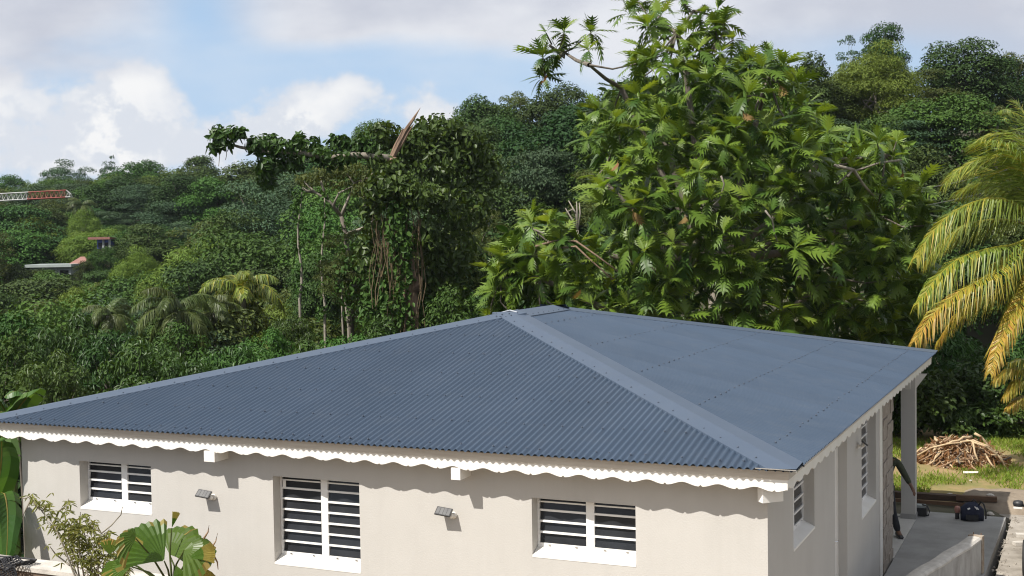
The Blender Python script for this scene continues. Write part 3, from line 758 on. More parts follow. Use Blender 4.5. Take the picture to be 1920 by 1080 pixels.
class Species:
    """a few crown and trunk meshes of one kind, shared by all trees of that kind"""
    def __init__(s, leaf, bark, variants, nlimb=7, r0=.2, **kw):
        s.items = []; s.w = kw['w']; s.h = kw['h']
        for k in range(variants):
            V, F, C = clump_crown(100*len(bpy.data.meshes)+k, **kw)
            s.items.append((np_mesh('crown', V, F, M[leaf]), trunk_mesh(k+len(bpy.data.meshes), kw['h'], r0, C, nlimb, M[bark])))
SP = {}
SP['round_dark'] = Species('l_dark', 'bark', 4, w=8, h=8.5, n_cl=60, cr=1.3, n_leaf=290, ll=.27, lw=.15, flat=.72, bottom=.02)
SP['round_mid'] = Species('l_mid', 'bark', 4, w=8, h=8, n_cl=56, cr=1.35, n_leaf=290, ll=.26, lw=.15, flat=.66, bottom=.02)
SP['layer_blue'] = Species('l_blue', 'bark_pale', 3, w=9, h=8.5, n_cl=50, cr=1.4, n_leaf=250, ll=.24, lw=.13, flat=.40, bottom=.14, layered=True, droop=.1, up=.7)
SP['feather_yel'] = Species('l_yel', 'bark_pale', 3, w=7.5, h=8.5, n_cl=50, cr=1.25, n_leaf=330, ll=.34, lw=.07, flat=.85, bottom=.04, droop=.8)
SP['olive'] = Species('l_olive', 'bark_pale', 3, w=7.5, h=8, n_cl=46, cr=1.1, n_leaf=210, ll=.24, lw=.11, flat=.6, bottom=.04, jit=.35)
SP['column_dark'] = Species('l_dark', 'bark', 2, w=4.6, h=9, n_cl=40, cr=1.0, n_leaf=260, ll=.28, lw=.15, flat=.9, bottom=.05, taper=.55)
SP['sparse'] = Species('l_blue', 'bark_pale', 2, w=4.5, h=9, n_cl=24, cr=.62, n_leaf=70, ll=.28, lw=.13, flat=.6, bottom=.25, nlimb=14, r0=.12, jit=.4)
def plant_tree(sp, P, w, h, label, group=None, rz=None, name='forest_tree', cat='tree', lift=.0):
    S = SP[sp]; k = random.randrange(len(S.items)); cm, tm = S.items[k]
    t = thing(name, label, cat, tuple(P), rz if rz is not None else random.uniform(0, 2*PI), group)
    q = w/S.w; hc = min(h, S.h*q*1.3)
    tag(obj('crown', cm, t, (0, 0, h-hc), None, (q, q, hc/S.h)), kind='stuff'); obj('trunk', tm, t, (0, 0, h-hc), None, (q, q, hc/S.h))
    return t
def tree_at(sp, u, vtop, wpx, d, label, group=None, name='tree', hmin=4.5, hmax=17):
    """tree whose crown top stands at bearing (u, vtop) and distance d, rooted on the terrain below"""
    T = at(u, vtop, d); g = float(terrain(T[0], T[1])); w = wpx*d/FPX; h = min(max(T[2]-g, hmin), hmax); h = max(h, w*.75)
    if T[2]-h > g+1: pass
    return plant_tree(sp, (T[0], T[1], T[2]-h), w, h, label, group, name=name)
NAMED = []   # screen extents of the trees placed one by one
def T_(sp, u, v, w, d, label, group=None, **k):
    NAMED.append((u, v, w, d)); return tree_at(sp, u, v, w, d, label, group, **k)

# ------------------------------------------------------------------ the trees one can single out on the two hillsides
T_('round_dark', 1652, 56, 118, 84, 'dark domed tree on the very top of the right hill')
T_('feather_yel', 1640, 92, 205, 76, 'big yellow-green drooping tree just below the top of the right hill')
T_('round_dark', 1795, 80, 185, 82, 'broad dark tree on the right skyline, right of the yellow-green one')
T_('column_dark', 1517, 102, 92, 72, 'narrow dark tree on the skyline left of the yellow-green hilltop tree')
T_('sparse', 1590, 64, 52, 80, 'thin airy tree sticking out beside the dark hilltop dome')
T_('olive', 1895, 104, 120, 86, 'olive tree at the right end of the right skyline')
T_('round_dark', 1405, 106, 165, 84, 'dark tree rising behind the breadfruit tree on the skyline')
T_('round_mid', 1765, 180, 230, 62, 'wide mid-green tree on the right slope under the hilltop trees')
T_('round_mid', 1620, 232, 190, 58, 'mid-green tree on the right slope touching the breadfruit crown')
T_('round_dark', 1700, 280, 210, 52, 'dark tree low on the right slope above the power cables')
T_('olive', 1868, 205, 110, 66, 'pale olive tree on the right slope above the coconut fronds')
T_('layer_blue', 120, 312, 118, 176, 'umbrella-shaped layered tree on the left skyline above the crane')
T_('sparse', 207, 288, 44, 158, 'tall thin tree poking above the left skyline')
T_('round_mid', 262, 302, 128, 155, 'rounded tree on the left skyline right of the tall thin tree')
T_('round_dark', 370, 300, 140, 152, 'dark rounded tree on the left skyline under the leafy dead branch')
T_('round_mid', 18, 334, 90, 180, 'green tree at the left edge of the skyline')
T_('round_dark', 905, 190, 150, 92, 'dark skyline tree right of the broken trunk')
T_('olive', 965, 178, 105, 94, 'brownish skyline tree between broken trunk and breadfruit tree')
T_('round_dark', 1045, 166, 150, 90, 'dark skyline tree at the left edge of the breadfruit crown')
T_('round_mid', 700, 236, 130, 108, 'tree crown on the skyline left of the broken trunk, behind the leafy branch')
T_('round_dark', 560, 285, 170, 118, 'dark crown under the long leafy branch')
T_('layer_blue', 330, 378, 175, 118, 'bluish layered tree halfway up the left hillside')
T_('layer_blue', 210, 395, 120, 125, 'greyish layered tree left of the blue layered one on the left hillside')
T_('round_dark', 440, 405, 175, 82, 'large dark tree on the left hillside above the coconut palms')
T_('layer_blue', 1010, 280, 200, 68, 'wide layered tree on the slope between broken trunk and breadfruit tree')
T_('olive', 890, 390, 130, 52, 'olive tree just right of the vine-covered trunk')
T_('round_dark', 880, 470, 150, 48, 'dark tree behind the ridge of the roof, right of the vine-covered trunk')
T_('feather_yel', 255, 470, 120, 88, 'yellow-green bamboo clump above the coconut palms', 'bamboo clumps on the left hillside', name='bamboo_clump')
T_('feather_yel', 150, 540, 130, 78, 'olive bamboo clump left of the coconut palms', 'bamboo clumps on the left hillside', name='bamboo_clump')
T_('feather_yel', 65, 400, 120, 112, 'yellow-green bamboo clump under the crane jib', 'bamboo clumps on the left hillside', name='bamboo_clump')
T_('feather_yel', 155, 392, 70, 112, 'small rounded bamboo clump right of the crane tip', 'bamboo clumps on the left hillside', name='bamboo_clump')
T_('round_mid', 192, 464, 62, 99, 'small round tree hiding the lower walls of the blue house')
T_('round_dark', 158, 494, 58, 95, 'small dark tree in front of the pink-roofed house')
T_('round_mid', 92, 508, 90, 92, 'green tree in front of the pale metal-roofed house')
T_('round_dark', 30, 500, 80, 92, 'dark tree left of the pale metal-roofed house')
T_('olive', 640, 440, 110, 43.5, 'olive tree left of the vine-covered trunk')
T_('round_dark', 595, 480, 130, 55, 'dark tree behind the pale thin trunks')

# ------------------------------------------------------------------ forest fill on both hillsides
KEEP_CLEAR = [(-60, 355, 145, 390, 128), (166, 440, 208, 466, 104), (46, 492, 168, 508, 98)]   # crane and houses: u0,v0,u1,v1,distance
def forest():
    r = random.Random(11); count = 0
    phrases = {'round_dark': 'dark green rounded tree', 'round_mid': 'mid-green bushy tree', 'layer_blue': 'bluish layered tree', 'feather_yel': 'yellow-green feathery tree', 'olive': 'olive-brown tree', 'column_dark': 'narrow dark tree'}
    def where(u, v):
        if u < 170: a = 'under the crane jib'
        elif u < 380: a = 'above the coconut palms'
        elif u < 640: a = 'below the long leafy branch'
        elif u < 900: a = 'around the vine-covered trunk'
        elif u < 1200: a = 'left of the breadfruit crown'
        elif u < 1560: a = 'behind the breadfruit crown'
        else: a = 'right of the breadfruit crown'
        b = 'at the ridge' if v < 330 and u < 900 or v < 160 else ('on the upper slope' if v < 400 and u < 900 or v < 260 else ('on the middle slope' if v < 480 else 'on the lower slope'))
        return a, b
    d = 46.0
    while d < 186:
        step = 5.0+d*.010
        u = -140+r.uniform(0, 60)
        while u < 2060:
            w = r.uniform(5.6, 10.0)*(0.85 if d < 70 else 1.0); du = step*FPX/d
            uu = u+r.uniform(-.35, .35)*du; dd = d+r.uniform(-2.2, 2.2); u += du
            rr = np.interp(uu, RIDGE[:, 0], RIDGE[:, 2])
            if dd > rr*1.04: continue
            if 1180 < uu < 1640 and dd < 62: continue
            P = at(uu, 443, dd); g = float(terrain(P[0], P[1])); h = (w*.62+r.uniform(2.0, 4.2))*(.85 if uu > 900 else 1)
            _, v, _ = px_of((P[0], P[1], g+h)); _, vb, _ = px_of((P[0], P[1], g+h*.2))
            lim = np.interp(uu, [0, 130, 250, 420, 520, 700, 870, 930, 1050, 1400, 1500, 1580, 1650, 1720, 1920], [342, 330, 312, 312, 305, 275, 225, 195, 180, 125, 118, 95, 72, 98, 118])
            if v < lim: 
                h -= (lim-v)*dd/FPX
                if h < 2.6: continue
                v = lim
            hw = w*.5*FPX/dd
            for k in KEEP_CLEAR:
                if uu+hw*.8 > k[0] and uu-hw*.8 < k[2] and v < k[3] and vb > k[1] and dd < k[4]+3: h -= (k[3]+2-v)*dd/FPX; v = k[3]+2
            for q in NAMED:
                lim2 = q[1]+q[2]*(.62 if q[0] > 1480 and q[1] < 300 else .24)
                if q[3] > 50 and abs(uu-q[0]) < q[2]*.5+hw*.5 and dd < q[3]-1 and v < lim2: h -= (lim2-v)*dd/FPX; v = lim2
            if h < 2.6: continue
            w = min(w, h*1.25+1.2)
            left = uu < 850
            q = r.random(); band = math.sin(uu*.011+dd*.09)+.6*math.sin(uu*.023-dd*.05)
            if left: sp = 'layer_blue' if band > .7 and q < .75 else ('feather_yel' if band < -.75 and q < .6 else ('round_mid' if q < .55 else 'round_dark' if q < .85 else 'olive'))
            else: sp = 'round_dark' if q < .5 else 'round_mid' if q < .78 else 'layer_blue' if q < .9 else 'olive'
            a, b = where(uu, v)
            plant_tree(sp, (P[0], P[1], g-.1), w*(.85 if sp == 'feather_yel' else 1), h, f'{phrases[sp]} {b} {a}', 'forest trees covering the hillsides'); count += 1
        d += step*.88
    return count
NF = forest()
def unique_labels(group):
    by = {}
    for o in COL.objects:
        if o.get('group') == group: by.setdefault(o['label'], []).append(o)
    nth = ['leftmost', 'second from left', 'third from left', 'fourth from left', 'fifth from left', 'sixth from left', 'seventh from left', 'eighth from left', 'ninth from left', 'tenth from left', 'eleventh from left', 'twelfth from left', 'thirteenth from left', 'fourteenth from left', 'fifteenth from left', 'sixteenth from left', 'seventeenth from left', 'eighteenth from left', 'nineteenth from left']
    for lab, os_ in by.items():
        if len(os_) < 2: continue
        os_.sort(key=lambda o: px_of(o.location)[0])
        for i, o in enumerate(os_): o['label'] = lab+', '+(nth[i] if i < len(nth) and i < len(os_)-1 else 'rightmost' if i == len(os_)-1 else 'middle one')
unique_labels('forest trees covering the hillsides')
print('forest trees', NF)
# low growth between the trunks
def undergrowth():
    r = np.random.default_rng(21); n = 60000
    rad = 30+150*np.sqrt(r.random(n)); uu = r.uniform(-250, 2150, n)
    b = np.array([bearing(x, 443) for x in np.linspace(-250, 2150, 200)]); b = b[:, :2]
    i = np.clip(((uu+250)/2400*199), 0, 199).astype(int)
    P = CAM[:2]+b[i]*rad[:, None]; z = terrain(P[:, 0], P[:, 1])
    ok = ~((P[:, 0] > -11.6) & (P[:, 1] < 25.5) & (P[:, 0] < 14)); P = P[ok]; z = z[ok]; n = len(P); rad = rad[ok]
    P = np.column_stack([P, z+r.uniform(.1, 1.3, n)])
    Nn = unit(r.normal(size=(n, 3))*.6+np.array([0, 0, .8])); D = unit(r.normal(size=(n, 3))+np.array([0, 0, .1]))
    s = .35+rad/260
    V, F = leaf_quads(P, D, Nn, s*r.uniform(.7, 1.4, n), s*.6*r.uniform(.7, 1.3, n))
    tag(obj('undergrowth', np_mesh('undergrowth', V, F, M['l_dark'])), kind='stuff')
undergrowth()

# ================================================================== shrubs and hedges round the plot
SP['mango'] = Species('l_gloss', 'bark', 3, w=4.2, h=4.2, n_cl=40, cr=.62, n_leaf=120, ll=.26, lw=.085, flat=.8, bottom=.05, droop=.8, fold=True, r0=.09)
SP['mango_mid'] = Species('l_mid', 'bark', 2, w=4.2, h=4.0, n_cl=40, cr=.62, n_leaf=115, ll=.22, lw=.10, flat=.75, bottom=.04, droop=.5, fold=True, r0=.09)
SP['broad'] = Species('l_gloss', 'bark', 2, w=3.4, h=3.4, n_cl=30, cr=.55, n_leaf=75, ll=.26, lw=.15, flat=.9, bottom=.02, droop=.25, fold=True, r0=.07)
GS = 'shrubs crowding behind the house'
for (sp, u, v, w, d, lab) in [
    ('mango_mid', 28, 575, 190, 41, 'bushy green shrub at the left edge below the bamboo'),
    ('mango', 128, 590, 170, 37, 'leafy shrub in the hollow left of the coconut palms'),
    ('mango_mid', 10, 655, 150, 33, 'shrub at the left edge just above the banana leaves'),
    ('mango', 95, 660, 150, 31.5, 'shrub above the left end of the roof hip'),
    ('mango', 205, 618, 150, 36, 'shrub below the leftmost coconut palm'),
    ('mango', 275, 635, 190, 33.5, 'broad shrub overhanging the left roof hip'),
    ('mango_mid', 345, 628, 150, 36, 'shrub with yellowish tips below the middle coconut palm'),
    ('mango', 372, 668, 150, 32.5, 'low dark shrub touching the left roof hip'),
    ('mango', 440, 640, 160, 35, 'shrub under the yellowing coconut palm'),
    ('mango_mid', 500, 612, 120, 39, 'shrub right of the yellowing coconut palm'),
    ('mango', 545, 590, 95, 43, 'upright shrub in front of the pale thin trunks'),
    ('mango', 590, 632, 150, 35.5, 'shrub behind the middle of the roof hip'),
    ('mango_mid', 655, 622, 120, 37, 'light green shrub left of the broken trunk'),
    ('broad', 712, 588, 80, 40, 'small shrub at the foot of the broken trunk'),
    ('mango_mid', 850, 560, 140, 40, 'shrub between broken trunk and roof ridge'),
    ('mango', 925, 540, 130, 41, 'dark shrub left of the breadfruit tree')]:
    T_(sp, u, v, w, d, lab, GS, name='shrub', hmin=2.4, hmax=9)
GH = 'hedge shrubs at the back of the lawn'
for (sp, u, v, w, d, lab) in [
    ('broad', 1752, 688, 150, 33.6, 'glossy round-leaved shrub right of the porch column'),
    ('broad', 1835, 700, 150, 34.2, 'glossy shrub directly behind the brushwood pile'),
    ('mango_mid', 1915, 735, 140, 34.0, 'green shrub at the right edge behind the brushwood pile'),
    ('broad', 1690, 700, 110, 34.5, 'shrub seen through the porch left of the column'),
    ('broad', 1640, 660, 150, 35.5, 'shrub hidden mostly by the far roof corner'),
    ('mango', 1765, 612, 170, 37.0, 'dark shrub above the far roof corner'),
    ('mango', 1860, 640, 170, 37.5, 'tall dark shrub under the orange palm fronds'),
    ('mango_mid', 1945, 600, 190, 38.0, 'tall shrub at the right edge under the coconut palm'),
    ('mango', 1800, 760, 120, 33.6, 'low shrub left behind the brushwood pile'),
    ('mango_mid', 1885, 790, 100, 34.0, 'low fresh green shrub right of the brushwood pile')]:
    T_(sp, u, v, w, d, lab, GH, name='shrub', hmin=1.6, hmax=7)
for (sp, u, v, w, d, lab) in [
    ('round_dark', 1800, 395, 190, 44, 'dark tree behind the coconut palm fronds'),
    ('round_dark', 1920, 330, 220, 48, 'dark tree at the right edge behind the coconut palm'),
    ('round_mid', 1720, 470, 160, 41, 'tree right of the breadfruit crown below the cables')]:
    T_(sp, u, v, w, d, lab, None, name='tree')

# ================================================================== breadfruit tree
def lobed_leaf(curl, nl=5):
    """template of one deeply lobed leaf, unit length along x"""
    xs = np.linspace(.08, .84, nl+1); hw = np.interp(xs, [0, .2, .5, .8, 1], [.025, .042, .052, .045, .02]); tipw = np.interp(xs[:-1], [.08, .25, .45, .65, .8], [.24, .38, .41, .34, .22])
    V = []; F = []
    def z(x, y): return -curl*x*x-.9*y*y+.22*abs(y)
    def add(x, y): V.append((x, y, z(x, y))); return len(V)-1
    mid = [add(x, 0) for x in xs]; base = add(-.06, 0); end = add(1.02, 0)
    sp = xs[1]-xs[0]
    for sgn in (1, -1):
        e = [add(x, sgn*h) for x, h in zip(xs, hw)]
        for i in range(nl):
            q = (mid[i], mid[i+1], e[i+1], e[i]); F.append(q if sgn > 0 else q[::-1])
            a = add(xs[i]+sp*.86, sgn*(hw[i]+tipw[i]*.50)); t = add(xs[i]+sp*2.2, sgn*tipw[i]); b = add(xs[i]+sp*1.34, sgn*(hw[i]*.6+tipw[i]*.52))
            q = (e[i], a, b, e[i+1]); F.append(q if sgn < 0 else q[::-1])
            F.append((a, t, b, b) if sgn < 0 else (b, b, t, a))
        q = (base, mid[0], e[0], e[0]); 
    V = np.array(V); Q = []; 
    for f in F: Q.append(f)
    F = Q; 
    return V, F, (base, mid[0], end, mid[-1])
def leaf_template(name, curl, mats):
    V, F, ex = lobed_leaf(curl)
    V2 = [tuple(v) for v in V]; F2 = []
    for f in F:
        g = []
        for i in f:
            if i not in g: g.append(i)
        F2.append(tuple(g))
    base, m0, end, ml = ex; n = len(V2)
    V2 += [(-.16, .012, .0), (-.16, -.012, 0), (m_(V, m0, .5), .03, V[m0][2]), (m_(V, m0, .5), -.03, V[m0][2]), (V[ml][0], .07, V[ml][2]), (V[ml][0], -.07, V[ml][2])]
    F2 += [(n, n+1, n+3, n+2), (m0, n+3, n+2)]
    F2 += [(ml, n+4, end), (ml, end, n+5)]
    me = bpy.data.meshes.new(name); me.from_pydata(V2, [], F2); me.materials.append(mats); me.update(); return me
def m_(V, i, k): return V[i][0]
def mesh_arrays(me):
    V = np.array([v.co[:] for v in me.vertices]); T = []
    me.calc_loop_triangles()
    for t in me.loop_triangles: T.append(tuple(t.vertices))
    return V, np.array(T)
LEAFT = {}
for k, c in enumerate((.10, .32, .55)):
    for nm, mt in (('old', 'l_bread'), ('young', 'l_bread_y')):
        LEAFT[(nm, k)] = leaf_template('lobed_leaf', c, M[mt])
LARR = {k: mesh_arrays(v) for k, v in LEAFT.items()}

def in_poly(x, y, poly):
    ins = False; j = len(poly)-1
    for i in range(len(poly)):
        (xi, yi), (xj, yj) = poly[i], poly[j]
        if (yi > y) != (yj > y) and x < (xj-xi)*(y-yi)/(yj-yi)+xi: ins = not ins
        j = i
    return ins
BF_OUT = [(905, 600), (915, 540), (945, 450), (965, 405), (1040, 395), (1065, 440), (1110, 430), (1130, 370), (1105, 330), (1092, 250), (1100, 205), (1130, 175), (1175, 150), (1190, 130), (1200, 80), (1175, 15), (1190, -60), (1300, -60), (1300, 10),
          (1375, 40), (1390, 100), (1420, 105), (1490, 105), (1490, 160), (1555, 220), (1580, 265), (1660, 245), (1700, 275), (1690, 330), (1730, 350), (1745, 440), (1735, 540), (1730, 640), (1690, 680), (1480, 680), (1060, 680)]
def breadfruit():
    r = random.Random(42); nr = np.random.default_rng(42)
    base = at(1345, 640, 33.5); g = float(terrain(base[0], base[1])); base = Vector((base[0], base[1], g))
    t = thing('breadfruit_tree', 'large breadfruit tree with deeply lobed bright leaves rising behind the far side of the roof', 'tree', tuple(base))
    B = np.array(base)
    # rosette positions: front skin, then the volume behind it
    ros = []
    def depth(u, v, k):
        rho = ((u-1360)/400)**2+((v-380)/400)**2
        return 34.0-4.6*math.sqrt(max(0.0, 1-rho))*(1-k)+4.2*k*math.sqrt(max(.05, 1-rho))
    special = [(1024, 62), (1058, 60), (1018, 108), (1047, 100), (1020, 146), (1108, 62), (1104, 95), (1195, 2), (1238, 30), (1215, 50), (1278, 2), (1340, 52), (1357, 45), (1240, 95), (1222, 110), (1275, 70), (1310, 95), (1350, 100),
               (998, 425), (1030, 420), (965, 470), (930, 545), (1000, 480), (1645, 270), (1675, 295), (1430, 130), (1470, 125), (1400, 180), (1345, 20), (1300, 60), (1265, 130), (1375, 75)]
    for (u, v) in special: ros.append((u, v, depth(u, v, 0)+r.uniform(-.3, .3), 0))
    def fill(n, sep, k0, k1, layer):
        pts = [(q[0], q[1]) for q in ros] if layer == 0 else []
        tries = 0; c = 0
        while c < n and tries < 40000:
            tries += 1; u, v = r.uniform(900, 1750), r.uniform(0, 660)
            if not in_poly(u, v, BF_OUT): continue
            if v < 230 and r.random() < .5: continue
            if layer < 2 and math.sin(u*.043+1.3*math.sin(v*.021))+math.sin(v*.051+1.1*math.sin(u*.017)+2) < (-.48 if v > 230 else -.2): continue
            if layer > 0 and (v < 120 or (u < 1110 and v < 330)): continue
            if any((u-a)**2+(v-b)**2 < sep*sep for a, b in pts): continue
            pts.append((u, v)); ros.append((u, v, depth(u, v, r.uniform(k0, k1))+r.uniform(-.5, .5), layer)); c += 1
    fill(300, 27, 0, .18, 0); fill(130, 33, .40, .8, 1); fill(80, 42, .6, 1.0, 2)
    leaves = []   # (matrix, key, screen priority)
    cen = at(1360, 420, 34.0)
    for (u, v, d, layer) in ros:
        C = at(u, v, d)
        A = unit(np.array([0, 0, 1.0])+.30*unit(C-cen)+nr.normal(0, .16, 3)); 
        X = unit(np.cross(A, nr.normal(size=3))); Y = np.cross(A, X)
        n_out = r.randint(7, 10); L0 = r.uniform(.42, .66); ph = r.uniform(0, 6.28)
        for i in range(n_out):
            th = ph+2*PI*i/n_out*1.618*1.0+r.uniform(-.25, .25); el = math.radians(r.choice([-34, -14, 2, 16, 30, 44])+r.uniform(-10, 10))
            D = (math.cos(th)*X+math.sin(th)*Y)*math.cos(el)+A*math.sin(el)
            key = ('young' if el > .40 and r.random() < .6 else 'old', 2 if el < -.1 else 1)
            leaves.append((C, D, A, L0*r.uniform(.62, 1.22), key, layer, u, v))
        for i in range(r.randint(2, 4)):
            th = r.uniform(0, 6.28); el = math.radians(r.uniform(50, 78))
            D = (math.cos(th)*X+math.sin(th)*Y)*math.cos(el)+A*math.sin(el)
            leaves.append((C, D, A, L0*r.uniform(.55, .85), ('young' if r.random() < .75 else 'old', 0), layer, u, v))
    # shown singly: the nearest skin leaves
    front = [i for i, q in enumerate(leaves) if q[5] == 0]; r.shuffle(front); single = set(front[:296])
    bulk = {}
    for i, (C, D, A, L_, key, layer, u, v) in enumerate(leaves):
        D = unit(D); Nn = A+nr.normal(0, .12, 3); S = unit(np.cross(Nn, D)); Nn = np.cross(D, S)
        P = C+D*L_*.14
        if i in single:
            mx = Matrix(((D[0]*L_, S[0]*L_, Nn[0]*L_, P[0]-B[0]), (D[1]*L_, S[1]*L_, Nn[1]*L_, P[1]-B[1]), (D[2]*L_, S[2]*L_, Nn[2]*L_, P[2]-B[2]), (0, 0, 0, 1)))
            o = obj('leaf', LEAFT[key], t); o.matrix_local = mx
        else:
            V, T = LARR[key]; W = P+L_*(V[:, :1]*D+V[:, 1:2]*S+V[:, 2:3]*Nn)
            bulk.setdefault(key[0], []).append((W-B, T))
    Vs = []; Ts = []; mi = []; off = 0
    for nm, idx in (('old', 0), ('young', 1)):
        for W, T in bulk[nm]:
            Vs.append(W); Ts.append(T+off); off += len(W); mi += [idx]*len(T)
    # inner shade leaves, smaller and simpler
    n = 5000; uu = nr.uniform(920, 1740, n); vv = nr.uniform(120, 680, n); keep = [i for i in range(n) if in_poly(uu[i], vv[i], BF_OUT) and not (uu[i] < 1120 and vv[i] < 340)]
    P = np.array([at(uu[i], vv[i], depth(uu[i], vv[i], r.uniform(.55, 1.0))) for i in keep])-B
    Nn = unit(nr.normal(0, .7, P.shape)+np.array([0, 0, .7])); D = unit(nr.normal(size=P.shape)+np.array([0, 0, -.5]))
    V, F = leaf_quads(P, D, Nn, nr.uniform(.35, .6, len(P)), nr.uniform(.12, .22, len(P)), True)
    tag(obj('foliage', np_mesh('foliage', np.concatenate(Vs), np.concatenate(Ts), [M['l_bread'], M['l_bread_y']], mi), t), kind='stuff')
    tag(obj('inner_foliage', np_mesh('inner_foliage', V, F, M['l_bread']), t), kind='stuff')
    # dead brown leaves hanging in the crown
    LD = leaf_template('dead_leaf', .8, M['l_dead'])
    for (u, v) in [(1388, 205), (1155, 300), (1288, 400), (1090, 545), (1190, 400), (1460, 160), (1695, 320), (1025, 140)]:
        for k in range(1):
            C = at(u+r.uniform(-6, 6), v+r.uniform(-6, 6), depth(u, v, 0)-.25); D = unit(np.array([r.uniform(-.6, .6), r.uniform(-.6, .3), -1])); S = unit(np.cross(nr.normal(size=3), D)); Nn = np.cross(D, S); L_ = r.uniform(.25, .38); P = C-B
            o = obj('dead_leaf', LD, t); o.matrix_local = Matrix(((D[0]*L_, S[0]*L_, Nn[0]*L_, P[0]), (D[1]*L_, S[1]*L_, Nn[1]*L_, P[1]), (D[2]*L_, S[2]*L_, Nn[2]*L_, P[2]), (0, 0, 0, 1)))
    # trunk and limbs
    mb = MB(); ax = [(0, 0, -.4), (.1, 0, 1.5), (.0, .1, 3.2), (-.1, .1, 5.2), (.0, 0, 7.2)]
    mb.tube(ax, [.36, .30, .25, .17, .08], 9)
    obj('trunk', mb.mesh('trunk', M['bark_pale'], True), t)
    mb = MB(); pick = ros[:len(special)]+r.sample(ros[len(special):], 130)
    hubs = []
    prev = {}
    for (u, v, par) in [(1165, 165, None), (1105, 122, 0), (1058, 98, 1), (1030, 85, 2), (1020, 128, 2), (1120, 330, None), (1230, 220, None), (1285, 130, None), (1268, 62, 7), (1232, 28, 8), (1300, 20, 8), (1345, 75, 7), (1420, 220, None), (1440, 145, 12), (1540, 300, None), (1660, 290, 14), (1640, 400, None), (1120, 470, None), (1200, 430, None), (1560, 520, None), (1340, 330, None), (1450, 450, None), (1010, 520, None), (1000, 430, 22), (940, 520, 22)]:
        h = np.array(at(u, v, 33.6-.0))-B if par is None else np.array(at(u, v, depth(u, v, 0)+.2))-B
        if par is None: a = ax[2 if h[2] < 5 else 3]; r0, r1, r2 = .15, .11, .07
        else: a = hubs[par]; r0, r1, r2 = .065, .05, .035
        md = (np.array(a)+h)/2+np.array([0, 0, -.35 if par is None else -.05])
        mb.tube([a, md, h], [r0, r1, r2], 6, cap=False); hubs.append(h)
    for (u, v, d, l) in pick:
        c = at(u, v, d)-B; h = min(hubs, key=lambda q: np.linalg.norm(q-c))
        if np.linalg.norm(h-c) > 1.7: continue
        md = (h+c)/2+np.array([r.uniform(-.15, .15), r.uniform(-.15, .15), -.12-.1*r.random()])
        mb.tube([h, md, c], [.032, .024, .018], 5, cap=False)
    obj('limbs', mb.mesh('limbs', M['bark'], True), t).name = 'branch'
    # bare grey and brown sticks standing out of the crown
    for pts, rad, mt in [([(1005, 462), (1040, 452), (1080, 452), (1120, 480), (1160, 510)], .035, 'bark_red'), ([(1040, 466), (1080, 462), (1110, 490), (1150, 525)], .028, 'bark_red'),
                         ([(1565, 310), (1600, 318), (1618, 345), (1640, 370)], .045, 'bark_pale'), ([(1590, 330), (1600, 318), (1570, 345)], .03, 'bark_pale'), ([(1690, 300), (1650, 305), (1605, 320)], .03, 'bark_pale'), ([(1435, 395), (1448, 412), (1452, 436), (1460, 460)], .022, 'bark_pale'), ([(1352, 330), (1358, 345), (1350, 372), (1338, 384)], .022, 'bark_pale')]:
        mb = MB(); P3 = [at(u, v, depth(u, v, 0)-.15+.1*i)-B for i, (u, v) in enumerate(pts)]
        mb.tube(P3, [rad*(1-.12*i) for i in range(len(P3))], 6); obj('bare_branch', mb.mesh('bare_branch', M[mt], True), t)
breadfruit()

# ================================================================== broken tree wrapped in vines
def blob_leaves(specs, seed, ll, lw, B, droop=.6, fold=True):
    """specs: (u, v, d, ru, rv, n): leaf sprays filling real ellipsoids round those points"""
    r = np.random.default_rng(seed); Vs = []; Fs = []; off = 0
    for (u, v, d, ru, rv, n) in specs:
        c = at(u, v, d); s = d/FPX; q = unit(r.normal(size=(n, 3))); rad = r.uniform(.25, 1.05, (n, 1))**.6
        P = c+q*rad*np.array([ru*s, ru*s*1.0, rv*s])-B
        Nn = unit(q*np.array([.7, .7, .9])+np.array([0, 0, .45])+r.normal(0, .5, (n, 3)))
        D = unit(np.cross(Nn, r.normal(size=(n, 3)))+np.array([0, 0, -droop]))
        V, F = leaf_quads(P, D, Nn, ll*r.uniform(.65, 1.3, n), lw*r.uniform(.7, 1.3, n), fold)
        Vs.append(V); Fs.append(F+off); off += len(V)
    return np.concatenate(Vs), np.concatenate(Fs)
